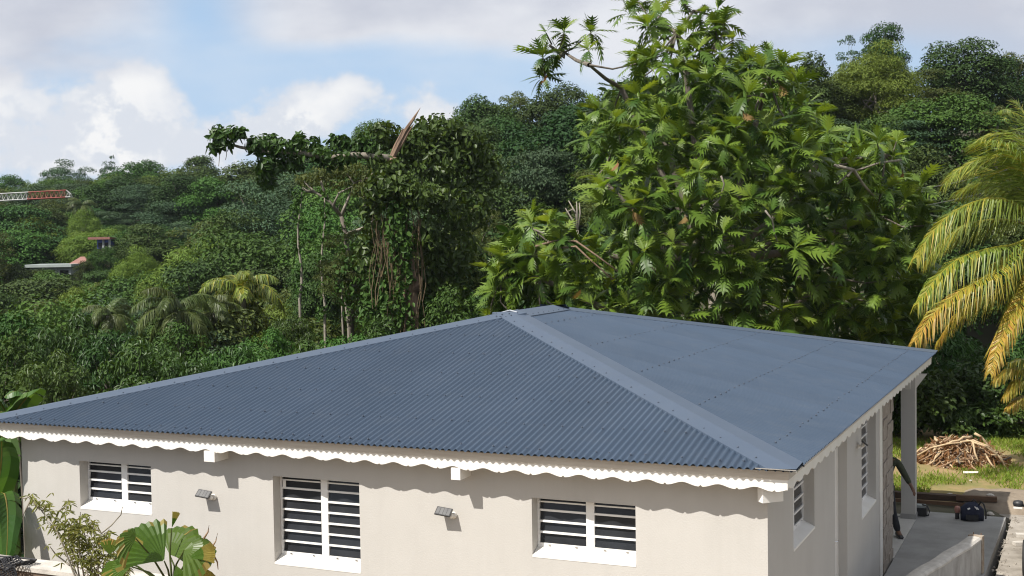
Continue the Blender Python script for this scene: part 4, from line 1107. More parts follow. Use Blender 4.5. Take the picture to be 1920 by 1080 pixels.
def broken_tree():
    d = 42.0; b = at(768, 690, d); B = np.array([b[0], b[1], float(terrain(b[0], b[1]))])
    t = thing('broken_tree', 'dead tree wrapped in vines with splintered top and one long leafy branch', 'tree', tuple(B))
    r = random.Random(8)
    L = lambda u, v, dd=d: tuple(at(u, v, dd)-B)
    mb = MB(); z0 = L(768, 690)
    mb.tube([(z0[0]*.2, 0, -.5), z0, L(772, 600), L(768, 520), L(757, 440), L(748, 380), L(742, 330), L(736, 296)], [.34, .29, .25, .24, .23, .22, .19, .15], 10)
    tr = obj('trunk', mb.mesh('trunk', M['bark_red'], True), t)
    mb = MB(); mb.tube([L(776, 545), L(782, 528), L(788, 518)], [.25, .20, .12], 8); obj('broken_stub', mb.mesh('broken_stub', M['bark_red'], True), t)
    for P, R0 in (([(731, 306), (745, 274), (760, 246), (774, 224), (789, 202)], [.07, .085, .075, .05, .005]), ([(735, 300), (752, 270), (766, 248), (776, 232)], [.05, .06, .045, .006]), ([(730, 300), (742, 272), (752, 252), (757, 238)], [.05, .06, .04, .005])):
        mb = MB(); mb.tube([L(u+r.uniform(-1, 1), v, d-.05*i) for i, (u, v) in enumerate(P)], R0, 6); obj('splintered_top', mb.mesh('splintered_top', M['bark_red']), t)
    mb = MB(); P = [(735, 298), (700, 293), (660, 290), (620, 296), (560, 286), (500, 285), (450, 276), (405, 262)]
    mb.tube([L(u, v, d-.1*i) for i, (u, v) in enumerate(P)], [.13, .115, .10, .09, .08, .065, .05, .03], 7)
    mb.tube([L(500, 285, d-.5), L(470, 262, d-.7), L(430, 250, d-.9)], [.05, .035, .02], 5)
    obj('branch', mb.mesh('branch', M['bark_pale'], True), t)
    sp = [(420, 258, d-.8, 26, 20, 190), (408, 245, d-.6, 14, 12, 70), (445, 246, d-.9, 20, 12, 90), (400, 275, d-.6, 14, 10, 50), (485, 270, d-.5, 26, 18, 170), (530, 276, d-.4, 26, 20, 180), (560, 270, d-.4, 18, 18, 120), (505, 305, d-.4, 24, 28, 170), (600, 285, d, 26, 16, 150), (645, 280, d, 22, 18, 140),
          (625, 262, d, 10, 14, 45), (672, 270, d, 14, 18, 80), (700, 275, d, 18, 12, 70), (590, 268, d, 14, 14, 70), (560, 258, d, 14, 10, 60), (640, 262, d, 14, 12, 60), (510, 258, d, 16, 10, 70), (685, 262, d, 16, 16, 90), (620, 290, d-.3, 60, 10, 200), (500, 330, d, 18, 26, 120), (545, 305, d, 25, 16, 110), (620, 305, d, 30, 10, 90)]
    V, F = blob_leaves(sp, 5, .24, .13, B); tag(obj('branch_foliage', np_mesh('branch_foliage', V, F, M['l_gloss']), t), kind='stuff')
    sp = [(720, 250, d+1, 32, 26, 260), (760, 280, d+1.2, 30, 40, 260), (820, 245, d+1.8, 55, 32, 560), (870, 270, d+2, 48, 44, 520), (830, 300, d+1.6, 55, 45, 520), (905, 320, d+2.4, 40, 50, 380), (705, 300, d, 20, 20, 110),
          (715, 350, d-.5, 36, 34, 330), (750, 340, d-.5, 26, 22, 160), (780, 365, d-.5, 34, 30, 260), (820, 370, d+.3, 30, 24, 180), (735, 310, d-.3, 18, 16, 80), (840, 400, d+1, 50, 55, 360), (880, 380, d+2, 50, 60, 340), (800, 440, d, 30, 40, 240), (820, 470, d+.4, 24, 34, 170), (800, 520, d+.6, 34, 40, 220), (850, 470, d+1.2, 50, 50, 320), (840, 560, d+1, 50, 50, 300), (700, 400, d-.2, 26, 50, 200), (690, 470, d, 24, 50, 170)]
    V, F = blob_leaves(sp, 6, .25, .14, B); tag(obj('vine_foliage', np_mesh('vine_foliage', V, F, M['l_gloss']), t), kind='stuff')
    sp = [(765, 500, d-.4, 9, 60, 130), (752, 560, d-.4, 8, 60, 120), (748, 400, d-.5, 18, 40, 150), (760, 450, d-.5, 14, 40, 110), (735, 420, d-.4, 18, 50, 120), (772, 600, d-.4, 10, 40, 60), (725, 560, d-.2, 22, 60, 170), (705, 520, d, 22, 60, 170), (690, 590, d, 26, 40, 170), (745, 470, d-.3, 20, 50, 120), (800, 560, d+.6, 30, 60, 200), (660, 520, d+1, 40, 70, 280), (840, 540, d+2, 50, 70, 340)]
    V, F = blob_leaves(sp, 7, .20, .12, B); tag(obj('climbing_leaves', np_mesh('climbing_leaves', V, F, M['l_mid']), t), kind='stuff')
    for k in range(44):
        u = r.uniform(698, 794); v0 = r.uniform(350, 430); v1 = v0+r.uniform(80, 230); mb = MB(); ph = r.uniform(0, 6)
        P3 = [at(u+7*math.sin(ph+i*.9)+(i-2)*r.uniform(-1, 1), v0+(v1-v0)*i/5, d-.35+.1*math.sin(i+ph))-B for i in range(6)]
        mb.tube(P3, r.uniform(.007, .017), 4, cap=False); obj('hanging_vine', mb.mesh('hanging_vine', M['vine'], True), t)
    for (u, v0, v1) in [(411, 270, 312), (424, 278, 300)]:
        mb = MB(); mb.tube([L(u, v0, d-.7), L(u+1, (v0+v1)/2, d-.7), L(u-1, v1, d-.7)], .010, 4, cap=False); obj('hanging_vine', mb.mesh('hanging_vine', M['vine'], True), t)
broken_tree()

def bare_trees():
    r = random.Random(4)
    d = 46.0; b = at(660, 560, d); B = np.array([b[0], b[1], float(terrain(b[0], b[1]))])
    t = thing('spreading_tree', 'spreading tree of pale bare limbs with a thin olive canopy left of the broken trunk', 'tree', tuple(B))
    L = lambda u, v, dd=d: tuple(at(u, v, dd)-B)
    mb = MB(); mb.tube([(0, 0, -.4), L(655, 520), L(648, 440), L(640, 405)], [.14, .12, .09, .07], 7); obj('trunk', mb.mesh('trunk', M['bark'], True), t)
    for P in [[(640, 405), (615, 375), (590, 360), (570, 340)], [(640, 405), (650, 380), (665, 345), (650, 325)], [(615, 375), (605, 350), (600, 335)], [(640, 405), (625, 385), (635, 362), (660, 350)], [(700, 415), (685, 395), (683, 370), (690, 345)], [(648, 440), (690, 425), (700, 415)], [(665, 345), (690, 335), (700, 325)], [(590, 360), (575, 358), (562, 350)]]:
        mb = MB(); mb.tube([L(u, v, d-.1*i) for i, (u, v) in enumerate(P)], [.075, .055, .04, .02][:len(P)], 5); obj('limb', mb.mesh('limb', M['bark_pale'], True), t)
    sp = [(585, 335, d, 34, 12, 260), (620, 322, d, 38, 14, 300), (660, 318, d, 36, 16, 300), (690, 335, d, 26, 18, 180), (640, 345, d, 40, 12, 150), (675, 355, d-.5, 20, 16, 110)]
    V, F = blob_leaves(sp, 9, .16, .07, B); tag(obj('crown', np_mesh('crown', V, F, M['l_olive']), t), kind='stuff')
    for k, (u, v0, v1, lab) in enumerate([(562, 360, 560, 'pale thin trunk left of the spreading tree, the leftmost of three'), (606, 370, 610, 'pale thin trunk hung with creepers below the spreading tree'), (650, 430, 610, 'pale thin trunk between spreading tree and broken trunk')]):
        d2 = 44+k; b = at(u, v1, d2); B = np.array([b[0], b[1], float(terrain(b[0], b[1]))]); t2 = thing('slender_tree', lab, 'tree', tuple(B), 0, 'pale thin trunks')
        P3 = [(0, 0, -.3)]+[tuple(at(u+4*math.sin(i*1.3+k), v1+(v0-v1)*i/6, d2)-B) for i in range(7)]
        mb = MB(); mb.tube(P3, [.06, .055, .05, .045, .042, .036, .03, .02], 6); obj('trunk', mb.mesh('trunk', M['bark_pale'], True), t2)
        V, F = blob_leaves([(u+r.uniform(-6, 6), v0+(v1-v0)*q, d2, 12, 18, 45) for q in (0.0, .12, .3, .5, .72, .9)], 30+k, .17, .09, B); tag(obj('creeper', np_mesh('creeper', V, F, M['l_mid']), t2), kind='stuff')
    d = 58.0; b = at(1080, 470, d); B = np.array([b[0], b[1], float(terrain(b[0], b[1]))]); t = thing('bare_tree', 'leafless grey tree forked in several upright twigs beside the breadfruit crown', 'tree', tuple(B))
    L = lambda u, v: tuple(at(u, v, d)-B)
    mb = MB(); mb.tube([(0, 0, -.4), L(1083, 470), L(1083, 432)], [.10, .08, .06], 6); obj('trunk', mb.mesh('trunk', M['bark_pale'], True), t)
    for P in [[(1083, 432), (1072, 410), (1060, 390)], [(1083, 432), (1080, 400), (1066, 376)], [(1083, 432), (1082, 395), (1081, 378)], [(1083, 432), (1088, 400), (1086, 380)], [(1080, 400), (1074, 392), (1062, 398)]]:
        mb = MB(); mb.tube([L(u, v) for u, v in P], [.05, .04, .02], 5); obj('limb', mb.mesh('limb', M['bark_pale'], True), t)
bare_trees()

# ================================================================== palms
def frond_mesh(pts, n, L0, mats, cfun, seed, w=.05, hang=.75, tipL=.35, spread=1.0):
    """one feather frond along a 3D curve: rachis tube and two rows of leaflets"""
    r = np.random.default_rng(seed); pts = np.array(pts, float)
    seg = np.r_[0, np.cumsum(np.linalg.norm(np.diff(pts, axis=0), axis=1))]; seg /= seg[-1]
    def C(t): return np.stack([np.interp(t, seg, pts[:, k]) for k in range(3)], -1)
    tt = np.linspace(0, 1, 60); sm_ = C(tt); 
    for _ in range(12): sm_[1:-1] = .25*sm_[:-2]+.5*sm_[1:-1]+.25*sm_[2:]
    def Cs(t): return np.stack([np.interp(t, tt, sm_[:, k]) for k in range(3)], -1)
    t = np.linspace(.12, .995, n); P = Cs(t); T = unit(Cs(np.minimum(t+.02, 1))-Cs(t-.02)); up = np.array([0, 0, 1.0])
    S = unit(np.cross(T, up)+1e-6); U = np.cross(S, T)
    Vs = []; Fs = []; mi = []; off = 0
    for sg in (1, -1):
        ln = L0*np.interp(t, [0, .12, .35, .7, .92, 1], [.35, .62, 1, .88, .55, tipL])*r.uniform(.82, 1.1, n)
        h = hang*r.uniform(.75, 1.2, n)[:, None]
        D = unit(S*sg*spread+T*np.interp(t, [0, 1], [.35, 1.0])[:, None]+U*.12-up*h*.45+r.normal(0, .10, (n, 3))); D2 = unit(D*.42-up*h+T*.16+r.normal(0, .07, (n, 3)))
        a = P; b = P+D*ln[:, None]*.36; c = b+D2*ln[:, None]*.64
        Nn = unit(np.cross(D, T)*sg+r.normal(0, .25, (n, 3))); Wv = unit(np.cross(D, Nn)); ww = w*np.interp(t, [0, .5, 1], [.8, 1, .6])[:, None]
        V = np.stack([a-Wv*ww*.35, a+Wv*ww*.35, b+Wv*ww*.5, b-Wv*ww*.5, c+Wv*ww*.06, c-Wv*ww*.06], 1).reshape(-1, 3)
        q = (np.arange(n)*6)[:, None]; F = np.concatenate([q+np.array([[0, 1, 2, 3]]), q+np.array([[3, 2, 4, 5]])], 1).reshape(-1, 4)
        Vs.append(V); Fs.append(F+off); off += len(V)
        cm = np.array([cfun(x, r) for x in t]); mi += list(np.repeat(cm, 2))
    mb = MB(); mb.tube([tuple(p) for p in sm_[::6]], [max(.008, .032*(1-i/11))*L0/.9 for i in range(len(sm_[::6]))], 5)
    V = np.concatenate(Vs+[np.array(mb.v)]); nF = np.concatenate(Fs)
    mbF = np.array([f if len(f) == 4 else (f[0], f[1], f[2], f[3]) for f in mb.f if len(f) == 4])
    F = np.concatenate([nF, mbF+off]); mi = list(mi)+[len(mats)-1]*len(mbF)
    return np_mesh('frond', V, F, mats, mi)
def near_palm():
    d = 28.5; hub = at(1940, 440, d); g = float(terrain(hub[0], hub[1])); B = np.array([hub[0]+.5, hub[1]+.6, g])
    t = thing('coconut_palm', 'coconut palm with yellowing drooping fronds at the right edge', 'palm', tuple(B))
    mb = MB(); h = hub-B
    mb.tube([(0, 0, -.4), (-.1, -.1, h[2]*.35), (h[0]*.5, h[1]*.5, h[2]*.7), (h[0], h[1], h[2]-.1)], [.19, .15, .14, .15], 10); obj('trunk', mb.mesh('trunk', M['bark'], True), t)
    def ramp(a_, b_):      # 0 green, 1 yellow-green, 2 yellow, 3 orange, from frond foot to tip
        return lambda x, r: int(np.clip(a_+b_*x+r.normal(0, .42), 0, 3.49)+.0)
    green = ramp(.1, .6); yg = ramp(.05, 1.15); yel = ramp(1.4, .9); ora = ramp(.35, 2.2)
    mats = [M['p_green'], M['p_yg'], M['p_yel'], M['p_oran'], M['p_yg']]
    fr = [([(1940, 430), (1925, 330), (1900, 290), (1850, 290), (1790, 320), (1772, 345)], 0, green, .95, .45), ([(1940, 430), (1930, 280), (1905, 250), (1860, 250), (1820, 272)], .4, green, .85, .4),
          ([(1940, 430), (1925, 395), (1890, 372), (1840, 372), (1780, 400), (1740, 445), (1718, 482)], -.3, yg, 1.0, .95), ([(1940, 432), (1915, 415), (1870, 410), (1810, 418), (1765, 452), (1735, 490)], .35, yg, .9, .95),
          ([(1940, 440), (1905, 460), (1860, 464), (1800, 482), (1755, 520), (1720, 570)], -.5, yg, .95, 1.0), ([(1940, 445), (1915, 462), (1885, 488), (1865, 512), (1800, 545), (1750, 585), (1714, 640)], -.8, ora, .85, 1.0),
          ([(1940, 448), (1920, 480), (1890, 535), (1840, 555), (1790, 590), (1758, 640)], .3, ora, .8, 1.0), ([(1945, 450), (1935, 520), (1905, 580), (1872, 640), (1856, 700)], -.7, yel, .62, .9),
          ([(1942, 450), (1925, 500), (1905, 560), (1885, 600)], .4, yg, .8, 1.0), ([(1940, 430), (1945, 330), (1930, 230), (1905, 190)], .2, green, .8, .35), ([(1940, 430), (1915, 360), (1880, 325), (1830, 310), (1785, 325)], .5, green, 1.0, .6), ([(1940, 430), (1935, 350), (1915, 300), (1880, 270), (1835, 262)], -.5, green, 1.0, .45), ([(1940, 430), (1925, 380), (1885, 345), (1840, 340), (1795, 360)], 1.0, green, 1.0, .75), ([(1940, 430), (1970, 330), (2020, 290), (2090, 300)], 0, green, .9, .6),
          ([(1940, 435), (1990, 390), (2060, 390), (2120, 440)], .3, yg, .95, .9), ([(1942, 445), (2000, 470), (2060, 540), (2090, 620)], -.2, yel, .9, 1.0), ([(1940, 430), (1950, 300), (1980, 230), (2030, 200)], -.4, green, .85, .4), ([(1945, 445), (1965, 540), (1990, 620), (2000, 680)], .5, ora, .8, 1.0)]
    for k, (P, dd, cf, L0, hang) in enumerate(fr):
        n = len(P); pts = [at(u, v, d+dd*2.2*i/(n-1))-B for i, (u, v) in enumerate(P)]
        obj('frond', frond_mesh(pts, 115, L0*1.1, mats, cf, 50+k, w=.029, hang=hang*.8), t)
    for k in range(7):
        a = 2*PI*k/7; mb = MB(); M4 = Matrix.Translation((h[0]+.22*math.cos(a), h[1]+.22*math.sin(a), h[2]-.35-.06*(k % 2)))
        mb.lathe([(.01, -.13), (.07, -.10), (.105, 0), (.08, .09), (.015, .13)], 9, M=M4); obj('coconut', mb.mesh('coconut', M['l_fan_y'], True), t)
    # drooping dry fronds of a lower palm beside it
    d = 31.0; hub = at(1960, 720, d); B = np.array([hub[0], hub[1], float(terrain(hub[0], hub[1]))]); t = thing('young_palm', 'low young palm with dry orange fronds at the right edge under the coconut palm', 'palm', tuple(B))
    h = hub-B; mb = MB(); mb.tube([(0, 0, -.3), (h[0], h[1], h[2])], [.16, .12], 8); obj('trunk', mb.mesh('trunk', M['bark'], True), t)
    for k, (P, cf) in enumerate([([(1960, 715), (1930, 690), (1890, 690), (1862, 715)], ora), ([(1960, 718), (1935, 705), (1905, 712), (1882, 745)], ora), ([(1960, 720), (1940, 735), (1910, 745), (1888, 765)], ora), ([(1960, 715), (1940, 680), (1915, 672), (1890, 680)], yg), ([(1960, 715), (1985, 670), (2030, 670), (2060, 710)], yg), ([(1960, 720), (2000, 730), (2040, 770)], ora)]):
        pts = [at(u, v, d-.1*i)-B for i, (u, v) in enumerate(P)]; obj('frond', frond_mesh(pts, 60, .5, mats, cf, 90+k, w=.045, hang=.9), t)
near_palm()
def palm_kind(Lf, mats, cf, seed, nf, drop=1.0):
    r = random.Random(seed); out = []
    for k in range(nf):
        el = math.radians(r.choice([75, 55, 35, 15, -5, -20])+r.uniform(-8, 8)); az = 2*PI*k/nf*2.4+r.uniform(-.2, .2); L_ = Lf*r.uniform(.85, 1.1); P = [np.zeros(3)]; e = el
        for i in range(7):
            P.append(P[-1]+L_/7*np.array([math.cos(az)*math.cos(e), math.sin(az)*math.cos(e), math.sin(e)])); e -= math.radians(17)*drop
        out.append(frond_mesh(P, 84, Lf*.36, mats, cf, seed*20+k, w=.034*Lf/2, hang=.8))
    return out
PK = {'green': palm_kind(2.3, [M['p_dark'], M['l_olive'], M['p_oran'], M['l_olive']], lambda x, r: 0 if r.random() < .8 else 1, 3, 17),
      'yellow': palm_kind(2.3, [M['p_green'], M['p_yg'], M['l_olive'], M['p_yg']], lambda x, r: 0 if r.random() < .6 else (1 if r.random() < .3 else 2), 4, 17)}
for (u, v, d, rpx, k, lab) in [(455, 556, 50, 92, 'yellow', 'coconut palm with yellowing fronds, rightmost of the four on the left slope'), (332, 585, 47, 92, 'green', 'dark coconut palm with arching fronds in the middle of the left slope'),
                               (398, 588, 49, 70, 'green', 'dark coconut palm between the arching palm and the yellowing palm'), (205, 592, 49, 60, 'green', 'small dark coconut palm, leftmost of the four on the left slope'), (154, 386, 118, 30, 'green', 'tiny far palm on the hillside right of the crane tip'),
                               (1868, 232, 62, 46, 'yellow', 'small far palm on the right slope above the coconut fronds')]:
    hub = at(u, v, d); g = float(terrain(hub[0], hub[1])); g = min(g, hub[2]-1.0); t = thing('coconut_palm', lab, 'palm', (hub[0], hub[1], g), random.uniform(0, 6), 'palms on the slopes')
    s = rpx*d/FPX/2.1; hz = hub[2]-g
    mb = MB(); mb.tube([(0, 0, -.5), (.1, .05, hz*.5), (0, 0, hz)], [.17, .13, .12], 7); obj('trunk', mb.mesh('trunk', M['bark_pale'], True), t)
    for me in PK[k]: obj('frond', me, t, (0, 0, hz), None, (s, s, s))

# ================================================================== banana plants left of the house
def banana_leaf(pts, width, seed, mats, tear=.25):
    """big paddle blade along a curve, torn between side veins"""
    r = random.Random(seed); pts = np.array(pts, float); n = 26; tt = np.linspace(0, 1, len(pts)); t = np.linspace(0, 1, n+1)
    P = np.stack([np.interp(t, tt, pts[:, k]) for k in range(3)], -1)
    for _ in range(8): P[1:-1] = .25*P[:-2]+.5*P[1:-1]+.25*P[2:]
    T = unit(np.gradient(P, axis=0)); S = unit(np.cross(T, np.array([0, 0, 1.0]))+1e-6); U = np.cross(S, T)
    wd = width*.5*np.interp(t, [0, .08, .3, .7, .92, 1], [.12, .6, 1, .95, .55, .05]); mb = MB()
    for sg in (1, -1):
        dr = r.uniform(.15, .35); k = 0
        while k < n:
            m = min(n-k, r.randint(2, 6)); drp = dr+r.uniform(-.1, .25); gap = .10 if r.random() < tear else 0.0
            rows = []
            for i in range(k, k+m+1):
                fr = (i-k)/m; g = gap*(fr-.5)*T[i]*width*.5 if gap else 0
                a = P[i]; b = P[i]+sg*S[i]*wd[i]*.55+U[i]*wd[i]*.16-np.array([0, 0, 1])*wd[i]*drp*.3-g*.5+T[i]*wd[i]*.12; c = P[i]+sg*S[i]*wd[i]*.98-np.array([0, 0, 1])*wd[i]*drp-g+T[i]*wd[i]*.28
                rows.append((a, b, c))
            base = len(mb.v)
            for ro in rows: mb.v += [tuple(q) for q in ro]
            for i in range(m):
                for j in range(2): mb.f.append((base+3*i+j, base+3*i+j+1, base+3*i+j+4, base+3*i+j+3)); mb.m.append(0)
            k += m
    mb.tube([tuple(p) for p in P[::2]], [max(.006, .028*(1-i/14)) for i in range(len(P[::2]))], 6, 1)
    return mb.mesh('leaf', mats, False)
def banana(lab, hub_uvd, leaves, seed):
    u, v, d = hub_uvd; h = at(u, v, d); B = np.array([h[0], h[1], float(terrain(h[0], h[1]))]); t = thing('banana_plant', lab, 'plant', tuple(B), 0, 'banana plants left of the house'); hz = h-B
    mb = MB(); mb.tube([(0, 0, -.3), (hz[0], hz[1], hz[2]*.5), tuple(hz)], [.14, .11, .06], 9); obj('stem', mb.mesh('stem', M['l_olive'], True), t)
    for k, (P, w) in enumerate(leaves):
        obj('leaf', banana_leaf([hz]+[at(a, b, c)-B for a, b, c in P], w, seed+k, [M['l_banana'], M['l_fan_y']]), t)
banana('banana plant with big torn leaves beside the left wall of the house', (-30, 1010, 17.6),
       [([(-25, 960, 17.4), (-2, 905, 17.2), (4, 855, 17.0), (2, 790, 17.0)], .50), ([(-25, 1000, 17.2), (-2, 985, 17.0), (4, 1020, 16.9), (-6, 1090, 16.8)], .5), ([(-12, 960, 17.0), (8, 912, 16.9), (16, 965, 16.8), (12, 1055, 16.7)], .40), ([(-60, 930, 17.4), (-70, 860, 17.3), (-60, 800, 17.3)], .6),
        ([(-60, 960, 17.8), (-110, 930, 17.9), (-160, 960, 18.0)], .6), ([(-20, 940, 18.2), (0, 860, 18.7), (10, 800, 19.2)], .6)], 3)
banana('banana plant showing one broad pale leaf over the left end of the roof hip', (20, 800, 23.5),
       [([(30, 770, 23.3), (52, 742, 23.2), (75, 728, 23.1)], .7), ([(25, 770, 23.3), (40, 745, 23.2), (28, 730, 23.1), (8, 745, 23.0)], .42), ([(10, 770, 23.4), (-5, 745, 23.3), (-25, 760, 23.2)], .5), ([(20, 780, 23.2), (0, 770, 23.0), (-10, 790, 22.9)], .45), ([(40, 790, 23.6), (70, 770, 23.9), (95, 775, 24.2)], .4)], 23)

# ================================================================== small fixtures on the walls
def lamp(name, label, axis, P, body='white'):
    """solar wall lamp: bracket ball, arm, tilted dark-framed panel"""
    t = thing(name, label, 'lamp', tuple(P), 0 if axis == 'y' else PI/2, 'solar lamps on the walls')
    mb = MB(); Rm = Matrix.Translation((.055, 0, -.055)) @ Matrix.Rotation(PI/2, 4, 'X')
    mb.lathe([(.040, -.002), (.040, .018), (.030, .026), (.022, .03)], 14, M=Rm); obj('mount', mb.mesh('mount', M['white'], True), t)
    mb = MB(); mb.tube([(.055, -.02, -.055), (.05, -.07, -.05), (.03, -.09, -.015)], .014, 8)
    mb.lathe([(.004, -.03), (.024, -.018), (.030, 0), (.024, .018), (.004, .03)], 12, c=(.055, -.07, -.05)); obj('arm', mb.mesh('arm', M['white'], True), t)
    Rp = Matrix.Translation((0, -.11, .0)) @ Matrix.Rotation(math.radians(40), 4, 'X') @ Matrix.Rotation(math.radians(9), 4, 'Y')
    mb = MB(); mb.box(-.115, .075, -.055, .055, -.011, .006, M=Rp); obj('housing', mb.mesh('housing', M['black']), t)
    mb = MB()
    for k in range(4): mb.box(-.105+.043*k, -.066+.043*k, -.046, .046, .0062, .0085, M=Rp)
    obj('solar_panel', mb.mesh('solar_panel', M['panel'] if body == 'white' else M['glass']), t)
    return t
p = on_y(397, 925, OH); lamp('wall_lamp', 'small solar lamp on the front wall left of the tall window', 'y', (p[0]-.02, OH, p[2]+.01))
p = on_y(846, 958, OH); lamp('wall_lamp', 'small solar lamp on the front wall between the tall and the right window', 'y', (p[0]-.02, OH, p[2]+.01))
lamp('wall_lamp', 'black solar lamp high on the shaded side wall beside the tall side window', 'x', (-OH, 5.98, 2.52), 'black')

# ================================================================== low walls
def ramp_wall():
    zt = .60; A = np.array(on_z(1712, 1078, zt))[:2]; Bq = np.array(on_z(1828, 1006, zt))[:2]; dv = unit(Bq-A); nv = np.array([dv[1], -dv[0]])
    A0 = A-dv*1.6; th = .20
    t = thing('parapet_wall', 'low concrete wall with pale rounded top and stained side at the bottom right', 'wall', (0, 0, 0))
    n = 14; mb = MB(); cap = MB(); prof = [(-.5, -.03), (-.5, .0), (-.36, .028), (0, .036), (.36, .028), (.5, 0), (.5, -.03)]; r = random.Random(2)
    ring = []
    for i in range(n+1):
        c = A0+(Bq-A0)*i/n; wob = .012*math.sin(i*1.7); ring.append([(c[0]+nv[0]*(o*(th+.03)+wob), c[1]+nv[1]*(o*(th+.03)+wob), zt-.03+z) for o, z in prof])
    for i in range(n):
        for j in range(len(prof)-1): cap.quad(ring[i][j], ring[i+1][j], ring[i+1][j+1], ring[i][j+1])
    cap.poly(ring[-1]); cap.poly(ring[0]); 
    def c4(q, o, z): return (q[0]+nv[0]*o, q[1]+nv[1]*o, z)
    for s in (-1, 1):
        mb.quad(c4(A0, s*th/2, -.4), c4(Bq, s*th/2, -.4), c4(Bq, s*th/2, zt-.035), c4(A0, s*th/2, zt-.035))
    mb.quad(c4(A0, -th/2, -.4), c4(A0, th/2, -.4), c4(A0, th/2, zt-.035), c4(A0, -th/2, zt-.035)); mb.quad(c4(Bq, -th/2, -.4), c4(Bq, th/2, -.4), c4(Bq, th/2, zt-.035), c4(Bq, -th/2, zt-.035))
    obj('wall_body', mb.mesh('wall_body', M['rend']), t); obj('coping', cap.mesh('coping', M['cap'], True), t)
    mb = MB(); Rm = Matrix.Translation((Bq[0]+dv[0]*.06, Bq[1]+dv[1]*.06, 0)) @ Matrix.Rotation(math.atan2(dv[1], dv[0]), 4, 'Z'); mb.box(-.055, .055, -th/2-.012, th/2+.012, .002, zt+.01, M=Rm)
    obj('end_post', mb.mesh('end_post', M['rust']), t)
    mb = MB()
    for o in (-.06, .06): mb.tube([tuple(np.append(Bq+dv*.125+nv*o, z)) for z in (.0, .3, zt+.04)], .008, 5)
    obj('rebar', mb.mesh('rebar', M['timber_b']), t)
ramp_wall()
YL = -1.35
def garden_wall():
    t = thing('garden_wall', 'low plastered garden wall with pale top and brown stained face at the bottom left', 'wall', (0, 0, 0))
    p0 = on_y(-60, 1036, YL); zt = float(on_y(60, 1048, YL)[2]); x0, x1 = p0[0]-1.5, float(on_y(330, 1075, YL)[0]); th = .30
    mb = MB(); mb.box(x0, x1, YL-th, YL, -.8, zt-.05); obj('wall_body', mb.mesh('wall_body', M['rend_br']), t)
    mb = MB(); mb.box(x0-.02, x1+.02, YL-th-.02, YL+.02, zt-.05, zt); obj('coping', mb.mesh('coping', M['cap']), t)
    return zt
M['rend_br'] = mat('brown_stained_render', (.16, .115, .085), .9, (.08, .055, .04), scale=7, bump=.3, stretch=(1, 1, .4))
ZT = garden_wall()
def net_roll():
    """black mesh draped over the wall end"""
    P0 = on_y(-40, 1052, YL-.33); P1 = on_y(48, 1058, YL-.33); B = np.array([(P0[0]+P1[0])/2, YL-.33, ZT]); t = thing('mesh_net', 'black plastic mesh draped over the garden wall at the lower left corner', 'net', tuple(B))
    w = P1[0]-P0[0]; nu, nv_ = 26, 20; mb = MB(); G = {}
    for i in range(nu+1):
        for j in range(nv_+1):
            x = -w/2+w*i/nu; s = j/nv_; y = .16-.30*min(s*2, 1)+.03*math.sin(i*.6); z = .015+.04*math.sin(i*.5+s*3)+(.02 if s < .5 else -.5*(s-.5)*1.0); G[i, j] = (x+.02*math.sin(j), y-.10*max(0, s-.5), z)
    for i in range(nu+1): mb.tube([G[i, j] for j in range(nv_+1)], .008, 3, cap=False)
    for j in range(nv_+1): mb.tube([G[i, j] for i in range(nu+1)], .008, 3, cap=False)
    o = obj('netting', mb.mesh('netting', M['net']), t); tag(o, kind='stuff')
    mb = MB(); mb.tube([G[0, 0], G[nu//2, 0], G[nu, 0]], .012, 6); obj('edge_cord', mb.mesh('edge_cord', M['net']), t)
net_roll()
M['fg_roof'] = mat('brown_sheet', (.055, .035, .028), .7, (.09, .045, .03), scale=5, bump=.2)
def front_ledge():
    a = on_y(70, 1072, YL-.62); b = on_y(250, 1084, YL-.62); t = thing('metal_sheet', 'brown metal sheet with pale edge lying below the garden wall', 'sheet', (0, 0, 0))
    z = float(a[2])-.14; mb = MB(); mb.box(a[0]-2.0, b[0]+1.0, YL-1.5, YL-.62, z-.06, z-.02); obj('panel', mb.mesh('panel', M['fg_roof']), t)
    mb = MB(); mb.tube([(a[0]+.05, YL-.63, z-.005), ((a[0]+b[0])/2, YL-.62, z+.0), (b[0]+.6, YL-.63, z-.005)], .014, 6); obj('edge_strip', mb.mesh('edge_strip', M['cap']), t)
front_ledge()

